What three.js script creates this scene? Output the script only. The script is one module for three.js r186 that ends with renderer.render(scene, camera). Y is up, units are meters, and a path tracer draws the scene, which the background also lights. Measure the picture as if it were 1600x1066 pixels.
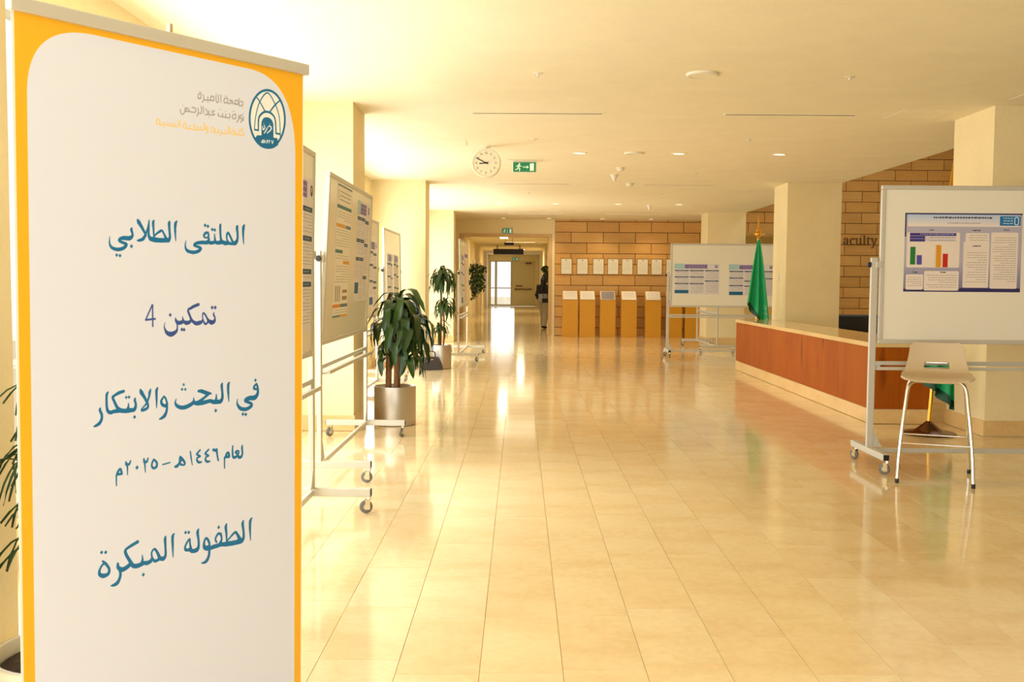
import * as THREE from 'three';
import { RoundedBoxGeometry } from 'three/addons/geometries/RoundedBoxGeometry.js';
import { mergeGeometries, mergeVertices, toCreasedNormals } from 'three/addons/utils/BufferGeometryUtils.js';
import { FontLoader } from 'three/addons/loaders/FontLoader.js';
import { TextGeometry } from 'three/addons/geometries/TextGeometry.js';
import { RectAreaLightUniformsLib } from 'three/addons/lights/RectAreaLightUniformsLib.js';

// ---------- camera, sky, daylight, exposure ----------
RectAreaLightUniformsLib.init();
const scene = new THREE.Scene();
const camera = new THREE.PerspectiveCamera(THREE.MathUtils.radToDeg(2 * Math.atan(533 / 1578.1)), 1600 / 1066, 0.05, 200);
camera.position.set(0, 1.42, 0);
camera.rotation.set(-0.0582, 0.0075, 0.0072, 'YXZ');
scene.add(camera);
const renderer = new THREE.WebGLRenderer({ antialias: true });
renderer.toneMapping = THREE.LinearToneMapping;
renderer.toneMappingExposure = 0.5;
renderer.shadowMap.enabled = true;
renderer.shadowMap.type = THREE.PCFSoftShadowMap;
scene.background = new THREE.Color().setRGB(2.6, 2.6, 2.5);          // hazy white desert sky

const DAY = new THREE.Color().setRGB(0.96, 1, 1.02);
// daylight entering through each real glazed opening, one area light per opening, of the opening's size
function daylight(name, x, y, z, w, h, tx, ty, tz, intensity, colour = DAY) {
  const l = new THREE.RectAreaLight(colour, intensity, w, h);
  l.name = name; l.position.set(x, y, z); l.lookAt(tx, ty, tz); scene.add(l); return l;
}
const WIN = 7.8;
daylight('window_daylight', -2.36, 1.5, 0.7, 5.6, 2.5, 10, 1.5, 0.7, WIN);
daylight('window_daylight', -2.36, 1.5, -6.3, 5.6, 2.5, 10, 1.5, -6.3, WIN);
daylight('window_daylight', -2.36, 1.5, -13.4, 5.9, 2.5, 10, 1.5, -13.4, WIN * 1.05);
daylight('window_daylight', -2.36, 1.5, -20.6, 5.9, 2.5, 10, 1.5, -20.6, WIN * 0.95);
daylight('entrance_daylight', 0.3, 1.45, 5.9, 4.4, 2.6, 0.3, 1.45, -10, 9.5, new THREE.Color().setRGB(0.84, 0.98, 1.24));
daylight('corridor_door_daylight', -0.98, 1.4, -59.85, 1.3, 2.4, -0.98, 1.4, 0, 3.5);
daylight('rooflight_daylight', 8.6, 6.55, -19, 4, 12, 8.6, 0, -19, 0.35);

// ---------- helpers ----------
const V = (x, y, z) => new THREE.Vector3(x, y, z);
let seed = 20251446;
const rnd = () => { seed = (seed * 1664525 + 1013904223) >>> 0; return seed / 4294967296; };
const rr = (a, b) => a + (b - a) * rnd();
const taken = new Map();
function numbered(name) { const n = taken.get(name) ?? 0; taken.set(name, n + 1); return n ? `${name}_${String(n).padStart(3, '0')}` : name; }
function shade(o) { o.traverse((c) => { if (c.isMesh) { c.castShadow = true; c.receiveShadow = true; } }); }
function clean(g) { const n = g.index ? g.toNonIndexed() : g; for (const k of Object.keys(n.attributes)) if (!['position', 'normal', 'uv'].includes(k)) n.deleteAttribute(k); return n; }
const join = (list) => (list.length === 1 ? list[0] : mergeGeometries(list.map(clean)));
function part(name, geos, m, parent) {
  const mesh = new THREE.Mesh(Array.isArray(geos) ? join(geos) : geos, m);
  mesh.name = name; mesh.castShadow = mesh.receiveShadow = true;
  if (parent) parent.add(mesh);
  return mesh;
}
function thing(name, label, category, pos = [0, 0, 0], turn = 0, group) {
  const g = new THREE.Group(); g.name = numbered(name); g.position.set(...pos); g.rotation.y = turn;
  g.userData = { label, category }; if (group) g.userData.group = group;
  scene.add(g); return g;
}
function single(name, label, category, geos, m, group) {
  const o = part(numbered(name), geos, m, scene); o.userData = { label, category }; if (group) o.userData.group = group; return o;
}
function structure(name, label, category) {
  const g = new THREE.Group(); g.name = numbered(name); g.userData = { label, category, kind: 'structure' }; scene.add(g); return g;
}
function structureMesh(name, label, category, geos, m) {
  const o = part(numbered(name), geos, m, scene); o.userData = { label, category, kind: 'structure' }; return o;
}
const B = (w, h, d, x = 0, y = 0, z = 0) => metre(new THREE.BoxGeometry(w, h, d).translate(x, y, z));
const BB = (x0, x1, y0, y1, z0, z1) => B(x1 - x0, y1 - y0, z1 - z0, (x0 + x1) / 2, (y0 + y1) / 2, (z0 + z1) / 2);
const RB = (w, h, d, x = 0, y = 0, z = 0, r = 0.004, s = 2) => metre(new RoundedBoxGeometry(w, h, d, s, Math.min(r, w / 2.01, h / 2.01, d / 2.01)).translate(x, y, z));
const CY = (r0, r1, h, x = 0, y = 0, z = 0, n = 24) => new THREE.CylinderGeometry(r0, r1, h, n).translate(x, y, z);
const tube = (pts, r, seg = 24, n = 8, closed = false) => new THREE.TubeGeometry(new THREE.CatmullRomCurve3(pts.map((p) => (p.isVector3 ? p : V(...p))), closed), seg, r, n, closed);
const lathe = (pts, n = 40) => new THREE.LatheGeometry(pts.map(([x, y]) => new THREE.Vector2(x, y)), n);
// texture coordinates in metres, taken from the position by the main axis of the face
function metre(g) {
  const p = g.attributes.position, n = g.attributes.normal, uv = new Float32Array(p.count * 2);
  for (let i = 0; i < p.count; i++) {
    const ax = Math.abs(n.getX(i)), ay = Math.abs(n.getY(i)), az = Math.abs(n.getZ(i));
    const [u, v] = ax >= ay && ax >= az ? [p.getZ(i), p.getY(i)] : ay >= az ? [p.getX(i), p.getZ(i)] : [p.getX(i), p.getY(i)];
    uv[i * 2] = u; uv[i * 2 + 1] = v;
  }
  g.setAttribute('uv', new THREE.BufferAttribute(uv, 2)); return g;
}
const shiftUv = (g, du, dv) => { const a = g.attributes.uv; for (let i = 0; i < a.count; i++) a.setXY(i, a.getX(i) + du, a.getY(i) + dv); return g; };

// ---------- procedural textures ----------
function hash(x, y, s) { let h = (x * 374761393 + y * 668265263 + s * 974711) | 0; h = Math.imul(h ^ (h >>> 13), 1274126177); return ((h ^ (h >>> 16)) >>> 0) / 4294967296; }
function vnoise(x, y, px, py, s) {
  const xi = Math.floor(x), yi = Math.floor(y), fx = x - xi, fy = y - yi, u = fx * fx * (3 - 2 * fx), v = fy * fy * (3 - 2 * fy), m = (a, b) => ((a % b) + b) % b;
  const a = hash(m(xi, px), m(yi, py), s), b = hash(m(xi + 1, px), m(yi, py), s), c = hash(m(xi, px), m(yi + 1, py), s), d = hash(m(xi + 1, px), m(yi + 1, py), s);
  return a + (b - a) * u + (c - a) * v + (a - b - c + d) * u * v;
}
function fbm(u, v, fx, fy, oct, s) { let t = 0, a = 0.5, n = 0; for (let i = 0; i < oct; i++) { t += a * vnoise(u * fx, v * fy, fx, fy, s + i); n += a; a *= 0.5; fx *= 2; fy *= 2; } return t / n; }
function dataTexture(size, metres, fn, colour = true) {
  const d = new Uint8Array(size * size * 4);
  for (let y = 0; y < size; y++) for (let x = 0; x < size; x++) { const c = fn(x / size, y / size), o = (y * size + x) * 4; for (let k = 0; k < 3; k++) d[o + k] = Math.max(0, Math.min(255, c[k])); d[o + 3] = 255; }
  const t = new THREE.DataTexture(d, size, size); t.wrapS = t.wrapT = THREE.RepeatWrapping; t.magFilter = THREE.LinearFilter; t.minFilter = THREE.LinearMipmapLinearFilter; t.generateMipmaps = true;
  if (colour) t.colorSpace = THREE.SRGBColorSpace; t.repeat.set(1 / metres, 1 / metres); t.needsUpdate = true; return t;
}
const mix3 = (a, b, t) => a.map((v, i) => v + (b[i] - v) * t);
const marbleMap = dataTexture(1024, 1.6, (u, v) => {
  const w = fbm(u, v, 4, 4, 4, 11), c = fbm(u + 0.2 * w, v + 0.15 * w, 4, 9, 5, 31), k = fbm(u, v, 64, 64, 2, 71), vein = Math.pow(1 - Math.abs(2 * fbm(u + 0.25 * w, v, 6, 3, 4, 51) - 1), 14);
  let p = mix3([246, 227, 188], [238, 212, 167], Math.max(0, Math.min(1, (c - 0.35) * 2)));
  p = mix3(p, [226, 194, 146], vein * 0.18); return p.map((x) => x + (k - 0.5) * 10);
});
const paintMap = dataTexture(512, 1.5, (u, v) => { const k = fbm(u, v, 6, 6, 4, 5), f = fbm(u, v, 96, 96, 2, 9); const s = 250 + (k - 0.5) * 8 + (f - 0.5) * 6; return [s, s, s]; });
const paintBump = dataTexture(512, 0.5, (u, v) => { const s = 128 + (fbm(u, v, 48, 48, 3, 3) - 0.5) * 160; return [s, s, s]; }, false);
const panelMap = dataTexture(1024, 1.7, (u, v) => {
  const g = fbm(u, v, 6, 160, 3, 21), c = fbm(u, v, 4, 6, 4, 41), f = fbm(u, v, 128, 256, 2, 61);
  return mix3([226, 180, 106], [212, 162, 88], Math.max(0, Math.min(1, 0.5 + (g - 0.5) * 1.2 + (c - 0.5) * 0.8))).map((x) => x + (f - 0.5) * 14);
});
const veneerMap = dataTexture(1024, 2.2, (u, v) => {
  const w = fbm(u, v, 3, 2, 3, 81), g = fbm(u + 0.02 * w, v, 220, 4, 3, 91), c = fbm(u + 0.1 * w, v, 6, 2, 4, 101), s = Math.max(0, fbm(u + 0.05 * w, v, 16, 3, 4, 111) - 0.62) / 0.38, f = fbm(u, v, 5, 4, 3, 131);
  let p = mix3([180, 96, 10], [160, 78, 4], Math.max(0, Math.min(1, 0.5 + (g - 0.5) * 0.5 + (c - 0.5) * 1.4)));
  return mix3(p, [92, 36, 4], Math.min(0.75, s * 2.6 * Math.max(0, f * 2.2 - 0.9)));
});
const soilMap = dataTexture(256, 0.3, (u, v) => { const s = 26 + 60 * fbm(u, v, 24, 24, 3, 7); return [s, s * 0.72, s * 0.5]; });
const barkMap = dataTexture(512, 0.4, (u, v) => { const r = fbm(u, v, 4, 40, 3, 17), c = fbm(u, v, 12, 20, 3, 27); return mix3([168, 118, 72], [112, 74, 42], Math.max(0, Math.min(1, r * 0.7 + c * 0.5 - 0.1))); });
const leafMap = dataTexture(256, 1, (u, v) => { const g = fbm(u, v, 3, 60, 3, 13), c = fbm(u, v, 6, 6, 3, 23); return mix3([70, 112, 34], [28, 62, 18], Math.max(0, Math.min(1, g * 0.6 + c * 0.6 - 0.1))); });
const std = (o) => new THREE.MeshStandardMaterial(o);
const phys = (o) => new THREE.MeshPhysicalMaterial(o);
const srgb = (r, g, b) => new THREE.Color().setRGB(r / 255, g / 255, b / 255, THREE.SRGBColorSpace);
const M = {
  wall: std({ map: paintMap, color: srgb(250, 230, 178), roughness: 0.85, bumpMap: paintBump, bumpScale: 0.0004 }),
  ceiling: std({ map: paintMap, color: srgb(250, 238, 204), roughness: 0.9, bumpMap: paintBump, bumpScale: 0.0003 }),
  white: std({ color: srgb(244, 236, 214), roughness: 0.55 }),
  grout: std({ color: srgb(214, 186, 140), roughness: 0.8 }),
  stone: std({ map: marbleMap, color: srgb(244, 226, 190), roughness: 0.35 }),
  counter: std({ map: marbleMap, color: srgb(250, 238, 210), roughness: 0.08 }),
  veneer: phys({ map: veneerMap, roughness: 0.55, specularIntensity: 0.3 }),
  joint: std({ color: srgb(104, 56, 22), roughness: 0.9 }),
  stand: std({ color: srgb(206, 202, 188), roughness: 0.42, metalness: 0.15 }),
  board: phys({ color: srgb(242, 237, 220), roughness: 0.3, clearcoat: 0.4, clearcoatRoughness: 0.15 }),
  chrome: std({ color: srgb(225, 222, 215), roughness: 0.12, metalness: 1 }),
  steel: phys({ color: srgb(200, 194, 182), roughness: 0.33, metalness: 1, anisotropy: 0.6 }),
  black: std({ color: srgb(24, 24, 26), roughness: 0.5 }),
  rubber: std({ color: srgb(120, 116, 108), roughness: 0.7 }),
  mustard: std({ color: srgb(216, 152, 22), roughness: 0.42 }),
  paper: std({ color: srgb(240, 234, 218), roughness: 0.7 }),
  goldFrame: std({ color: srgb(176, 128, 56), roughness: 0.4, metalness: 0.5 }),
  gold: std({ color: srgb(216, 160, 60), roughness: 0.25, metalness: 1 }),
  brownMetal: std({ color: srgb(104, 66, 34), roughness: 0.25, metalness: 0.8 }),
  green: std({ color: srgb(6, 110, 62), roughness: 0.62, side: THREE.DoubleSide }),
  soil: std({ map: soilMap, roughness: 1 }),
  bark: std({ map: barkMap, roughness: 0.85 }),
  plastic: std({ color: srgb(236, 228, 206), roughness: 0.45 }),
  darkGap: std({ color: srgb(70, 56, 40), roughness: 0.9 }),
  glass: phys({ color: 0xffffff, roughness: 0.02, transmission: 1, thickness: 0, ior: 1.5 }),
  lens: std({ color: srgb(255, 244, 220), roughness: 0.4, emissive: new THREE.Color().setRGB(1, 0.86, 0.6), emissiveIntensity: 4.5 }),
  leather: std({ color: srgb(26, 25, 28), roughness: 0.4 }),
};
function canvasTexture(w, h, draw) {
  const c = document.createElement('canvas'); c.width = w; c.height = h; const g = c.getContext('2d'); draw(g, w, h);
  const t = new THREE.CanvasTexture(c); t.colorSpace = THREE.SRGBColorSpace; t.magFilter = THREE.LinearFilter; return t;
}
const unitUv = (g, x0, x1, y0, y1) => { const p = g.attributes.position, a = g.attributes.uv; for (let i = 0; i < p.count; i++) a.setXY(i, (p.getX(i) - x0) / (x1 - x0), (p.getY(i) - y0) / (y1 - y0)); return g; };

// ---------- the setting ----------
const CH = 3.084, XW = -2.45, XE = 5.272, ZB = -27, ZEND = -60, ZR = 6;
const XL = -1.565, XR = 4.384, COLZ = [9.49, 16.73, 23.78];

// floor: polished stone tiles 0.305 x 0.61 in staggered courses; the tiles that show largest are parts, the rest one joined part
{
  const floor = structure('floor', 'polished cream marble tile floor of the hall and corridor', 'floor');
  part('screed', [BB(XW - 0.2, 12.2, -0.2, -0.0035, ZB, ZR + 0.2), BB(-1.95, 1.2, -0.2, -0.0035, ZEND - 0.3, ZB)], M.grout, floor);
  const TW = 0.305, TL = 0.61, gap = 0.0008, ch = 0.0006;
  function tileGeo(w, l, du, dv) {
    const x = w / 2 - gap, z = l / 2 - gap, xi = x - ch, zi = z - ch, y = 0, yl = -0.0032, P = [], U = [];
    const quad = (a, b, c, d) => { for (const q of [a, b, c, a, c, d]) { P.push(...q); U.push(q[0] + du, q[2] + dv); } };
    quad([-xi, y, zi], [xi, y, zi], [xi, y, -zi], [-xi, y, -zi]);
    quad([-x, yl, z], [x, yl, z], [xi, y, zi], [-xi, y, zi]); quad([x, yl, -z], [-x, yl, -z], [-xi, y, -zi], [xi, y, -zi]);
    quad([x, yl, z], [x, yl, -z], [xi, y, -zi], [xi, y, zi]); quad([-x, yl, -z], [-x, yl, z], [-xi, y, zi], [-xi, y, -zi]);
    const g = new THREE.BufferGeometry(); g.setAttribute('position', new THREE.Float32BufferAttribute(P, 3)); g.setAttribute('uv', new THREE.Float32BufferAttribute(U, 2)); g.computeVertexNormals(); return g;
  }
  // every tile, near or far, takes one of the same five stone tones at random
  const variants = []; for (let i = 0; i < 16; i++) variants.push(tileGeo(TW, TL, rr(0, 1.6), rr(0, 1.6)));
  const tones = [[255, 252, 244], [253, 250, 240], [251, 246, 234], [255, 251, 240], [250, 245, 232]].map(([r, g, b]) => phys({ map: marbleMap, color: srgb(r, g, b), roughness: 0.1, ior: 1.62 }));
  const list = [];
  camera.updateMatrixWorld(true);
  const inverse = camera.matrixWorld.clone().invert(), q = new THREE.Vector3();
  const regions = [[XW, 12, ZB, ZR], [-1.9, 1.15, ZEND, ZB]];
  for (const [x0, x1, z0, z1] of regions) {
    for (let c = Math.floor((x0 + 0.137) / TW); -0.137 + c * TW < x1; c++) {
      const off = hash(c, 7, 3) * TL;
      for (let r = Math.floor((z0 - off) / TL); off + r * TL < z1; r++) {
        const a = Math.max(x0, -0.137 + c * TW), b = Math.min(x1, -0.137 + (c + 1) * TW), e = Math.max(z0, off + r * TL), f = Math.min(z1, off + (r + 1) * TL);
        if (b - a < 0.02 || f - e < 0.02) continue;
        const t = { a, b, e, f, whole: b - a > TW - 1e-6 && f - e > TL - 1e-6, size: 0 };
        q.set((a + b) / 2, 0, (e + f) / 2).applyMatrix4(inverse);
        if (q.z < -0.5) {
          const sx = (q.x / -q.z) * 1578.1, sy = (q.y / -q.z) * 1578.1, behindBanner = sx + 800 < 468 && (e + f) / 2 < -2.3;
          if (Math.abs(sx) < 800 && Math.abs(sy) < 533 && !behindBanner && a < 5) t.size = 1 / Math.pow(-q.z, 3);
        }
        list.push(t);
      }
    }
  }
  list.sort((m, n) => n.size - m.size);
  const rest = tones.map(() => []);
  list.forEach((t, i) => {
    const v = Math.floor(rnd() * 16), k = Math.floor(rnd() * tones.length), lift = rr(-0.0002, 0.0002), tx = rr(-0.0007, 0.0007), tz = rr(-0.0011, 0.0011);
    const g = t.whole ? variants[v] : tileGeo(t.b - t.a, t.f - t.e, v * 0.1, v * 0.17);
    const place = new THREE.Matrix4().makeRotationFromEuler(new THREE.Euler(tx, 0, tz)).setPosition((t.a + t.b) / 2, lift, (t.e + t.f) / 2);
    if (i < 298 && t.size > 0) { const m = part(numbered('tile'), g, tones[k], floor); m.applyMatrix4(place); } else rest[k].push(g.clone().applyMatrix4(place));
  });
  const others = new THREE.Mesh(mergeGeometries(rest.map((r) => mergeGeometries(r)), true), tones); others.name = 'remaining_tiles'; others.userData.kind = 'stuff'; floor.add(others);   // same five stones as the single tiles
}

// ceiling slabs
structureMesh('ceiling', 'smooth cream plaster ceiling over the hall', 'ceiling', [BB(XW - 0.2, XE, CH, CH + 0.3, ZB, ZR + 0.2)], M.ceiling);
structureMesh('ceiling', 'cream ceiling of the far corridor beyond the doorway', 'ceiling', [BB(-2.2, 1.4, 3.05, 3.3, ZEND - 0.3, ZB - 0.2)], M.ceiling);
structureMesh('ceiling', 'high ceiling with a rooflight above the double-height side hall', 'ceiling', [BB(XE, 6.6, 6.6, 6.9, ZB - 0.2, ZR + 0.2), BB(10.6, 12.2, 6.6, 6.9, ZB - 0.2, ZR + 0.2), BB(6.6, 10.6, 6.6, 6.9, ZB - 0.2, -25), BB(6.6, 10.6, 6.6, 6.9, -13, ZR + 0.2)], M.ceiling);
{
  const w = structure('window_6', 'long rooflight in the high ceiling of the side hall', 'window');
  for (let k = 0; k < 6; k++) part('pane', BB(6.6, 10.6, 6.74, 6.75, -25 + k * 2 + 0.03, -23 + k * 2 - 0.03), M.glass, w);
  for (let k = 0; k < 7; k++) part('bar', BB(6.6, 10.6, 6.7, 6.79, -25 + k * 2 - 0.03, -25 + k * 2 + 0.03), M.stand, w);
}
structureMesh('wall_upper', 'cream upper wall above the ceiling edge facing the side hall', 'wall', [BB(XE - 0.15, XE, CH + 0.3, 6.6, ZB, ZR + 0.2)], M.wall);

// window wall on the left: sill, head and piers, with glazing between the columns
const bays = [[-2.1, 3.5], [-9.1, -3.5], [-16.35, -10.45], [-23.55, -17.65]];
{
  const g = [BB(XW - 0.2, XW, 2.78, CH, ZB, ZR), BB(XW - 0.2, XW, 0, 0.22, ZB, ZR)];
  let from = ZR;
  for (const [z0, z1] of bays) { g.push(BB(XW - 0.2, XW, 0.22, 2.78, z1, from)); from = z0; }
  g.push(BB(XW - 0.2, XW, 0.22, 2.78, ZB, from));
  structureMesh('wall_left', 'cream window wall behind the row of columns', 'wall', g, M.wall);
  bays.forEach(([z0, z1], i) => {
    const w = structure(`window_${i + 1}`, ['glazed bay next to the glazed entrance', 'glazed bay between the banner and the first column', 'glazed bay between the first and second columns', 'glazed bay between the second and third columns'][i], 'window');
    const n = 4, step = (z1 - z0) / n, x = XW - 0.1;
    part('frame', [BB(x - 0.04, x + 0.04, 0.22, 0.28, z0, z1), BB(x - 0.04, x + 0.04, 2.72, 2.78, z0, z1), BB(x - 0.04, x + 0.04, 0.28, 2.72, z0, z0 + 0.06), BB(x - 0.04, x + 0.04, 0.28, 2.72, z1 - 0.06, z1)], M.stand, w);
    for (let k = 1; k < n; k++) part('mullion', BB(x - 0.035, x + 0.035, 0.28, 2.72, z0 + k * step - 0.025, z0 + k * step + 0.025), M.stand, w);
    for (let k = 0; k < n; k++) part('pane', BB(x - 0.004, x + 0.004, 0.28, 2.72, z0 + k * step + 0.03, z0 + (k + 1) * step - 0.03), M.glass, w);
  });
}
// wall behind the camera with the glazed entrance, and the far side of the side hall
structureMesh('wall_rear', 'cream wall around the glazed entrance', 'wall', [BB(XW - 0.2, -2.0, 0, CH, ZR, ZR + 0.2), BB(2.6, 12.2, 0, 6.6, ZR, ZR + 0.2), BB(-2.0, 2.6, 2.8, 6.6, ZR, ZR + 0.2)], M.wall);
{
  const w = structure('window_5', 'glazed entrance wall facing the hall', 'window');
  part('frame', [BB(-2, 2.6, 2.74, 2.8, ZR + 0.05, ZR + 0.13), BB(-2, 2.6, 0, 0.06, ZR + 0.05, ZR + 0.13), BB(-2, -1.94, 0.06, 2.74, ZR + 0.05, ZR + 0.13), BB(2.54, 2.6, 0.06, 2.74, ZR + 0.05, ZR + 0.13)], M.stand, w);
  for (let k = 1; k < 4; k++) part('mullion', BB(-2 + k * 1.15 - 0.03, -2 + k * 1.15 + 0.03, 0.06, 2.74, ZR + 0.05, ZR + 0.13), M.stand, w);
  for (let k = 0; k < 4; k++) part('pane', BB(-2 + k * 1.15 + 0.04, -2 + (k + 1) * 1.15 - 0.04, 0.06, 2.74, ZR + 0.086, ZR + 0.094), M.glass, w);
}
structureMesh('wall_right', 'cream far wall of the side hall', 'wall', [BB(12, 12.2, 0, 6.6, ZB, ZR)], M.wall);
structureMesh('ground', 'pale paved ground outside the windows', 'ground', [BB(-60, XW - 0.25, -0.3, -0.05, -70, 40), BB(XW - 0.25, 60, -0.3, -0.05, ZR + 0.25, 60), BB(-20, 20, -0.3, -0.05, -100, ZEND - 0.35)], std({ color: srgb(220, 208, 180), roughness: 0.95 }));

// columns with stone plinths
COLZ.concat([2.4]).forEach((z, i) => {
  const dz = 0.7, col = structure('column', ['wide cream column behind the steel pot', 'wide cream column behind the tiered plant', 'wide cream column beside the corridor doorway', 'cream column behind the roll-up banner'][i], 'column');
  part('shaft', BB(XW, XL, 0, CH, -z - dz, -z), M.wall, col);
  part('plinth', [BB(XW, XL + 0.012, 0.005, 0.15, -z - dz - 0.012, -z + 0.012)], M.stone, col);
});
COLZ.forEach((z, i) => {
  const col = structure('column', ['square cream column at the near end of the reception desk', 'square cream column at the far end of the reception desk', 'square cream column beside the mustard pedestals'][i], 'column');
  part('shaft', BB(XR, XE, 0, CH, -z - 0.87, -z), M.wall, col);
  part('plinth', BB(XR - 0.012, XE + 0.012, 0.005, 0.15, -z - 0.882, -z + 0.012), M.stone, col);
});

// back wall of long stone-like panels laid in courses, with the corridor doorway and an alcove
{
  const wall = structure('wall_back', 'back wall clad in honey brown panels laid like large bricks', 'wall');
  const x0 = 0.923, zf = ZB, hole = [5.95, 7.8, 2.79];
  part('backing', [BB(x0, hole[0], 0, 6.6, zf - 0.25, zf - 0.02), BB(hole[1], 12, 0, 6.6, zf - 0.25, zf - 0.02), BB(hole[0], hole[1], hole[2], 6.6, zf - 0.25, zf - 0.02)], M.joint, wall);
  const PW = 0.855, PH = 0.282, g0 = 0.016, base = 1.348 - 5 * PH;
  const tones = [[255, 255, 255], [246, 244, 238], [255, 248, 236], [240, 236, 228], [252, 246, 230]].map(([r, g, b]) => std({ map: panelMap, color: srgb(r, g, b), roughness: 0.55 }));
  const shared = new Map();
  for (let k = 0; base + k * PH < 6.6; k++) {
    const ya = Math.max(0.004, base + k * PH), yb = Math.min(6.6, base + (k + 1) * PH);
    const first = ((k % 2 ? 1.352 : 1.775) - PW * 2);
    for (let n = 0; first + n * PW < 12; n++) {
      let xa = Math.max(x0, first + n * PW), xb = Math.min(12, first + (n + 1) * PW);
      if (xb - xa < 0.03) continue;
      if (ya < hole[2] - 0.05) { if (xa >= hole[0] - 0.01 && xb <= hole[1] + 0.01) continue; if (xa < hole[0] && xb > hole[0]) xb = hole[0]; else if (xa < hole[1] && xb > hole[1]) xa = hole[1]; }
      if (xb - xa < 0.03) continue;
      const w = xb - xa, h = yb - ya, variant = Math.floor(rnd() * 6), key = w.toFixed(3) + h.toFixed(3) + variant;
      if (!shared.has(key)) shared.set(key, shiftUv(metre(new THREE.BoxGeometry(w - g0, h - g0, 0.022)), variant * 0.31, variant * 0.237));
      const m = part(numbered('panel'), shared.get(key), tones[Math.floor(rnd() * tones.length)], wall);
      m.position.set((xa + xb) / 2, (ya + yb) / 2, zf - 0.011 + rr(-0.0015, 0.0015));
    }
  }
}
// alcove beyond the panels
structureMesh('wall_alcove', 'cream lit alcove in the panelled wall', 'wall', [BB(5.75, 5.95, 0, 2.99, -30.2, ZB - 0.25), BB(7.8, 8, 0, 2.99, -30.2, ZB - 0.25), BB(5.95, 7.8, 0, 2.99, -30.2, -30), BB(5.95, 7.8, 2.79, 2.99, -30, ZB - 0.25), BB(5.75, 8, -0.1, 0, -30.2, ZB)], M.wall);
// doorway wall and corridor
structureMesh('wall_doorway', 'cream wall around the corridor doorway', 'wall', [BB(XW - 0.2, -1.616, 0, CH, ZB - 0.25, ZB), BB(0.831, 0.923, 0, CH, ZB - 0.25, ZB), BB(-1.616, 0.831, 2.697, CH, ZB - 0.25, ZB)], M.wall);
{
  const t = structure('trim_1', 'tan moulded frame around the corridor doorway', 'trim'), mt = std({ color: srgb(214, 176, 118), roughness: 0.5 });
  part('jamb', BB(-1.616, -1.546, 0.002, 2.627, ZB - 0.28, ZB + 0.03), mt, t); part('jamb', BB(0.761, 0.831, 0.002, 2.627, ZB - 0.28, ZB + 0.03), mt, t); part('head', BB(-1.616, 0.831, 2.627, 2.697, ZB - 0.28, ZB + 0.03), mt, t);
}
structureMesh('wall_corridor_left', 'cream left wall of the far corridor', 'wall', [BB(-2.1, -1.9, 0, 3.05, ZEND, ZB - 0.25)], M.wall);
structureMesh('wall_corridor_right', 'cream right wall of the far corridor', 'wall', [BB(1.15, 1.35, 0, 3.05, ZEND, ZB - 0.25)], M.wall);
structureMesh('wall_corridor_end', 'cream end wall around the exit doors', 'wall', [BB(-2.1, -1.78, 0, 3.05, ZEND - 0.2, ZEND), BB(0.9, 1.35, 0, 3.05, ZEND - 0.2, ZEND), BB(-1.78, 0.9, 2.68, 3.05, ZEND - 0.2, ZEND)], M.wall);
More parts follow.
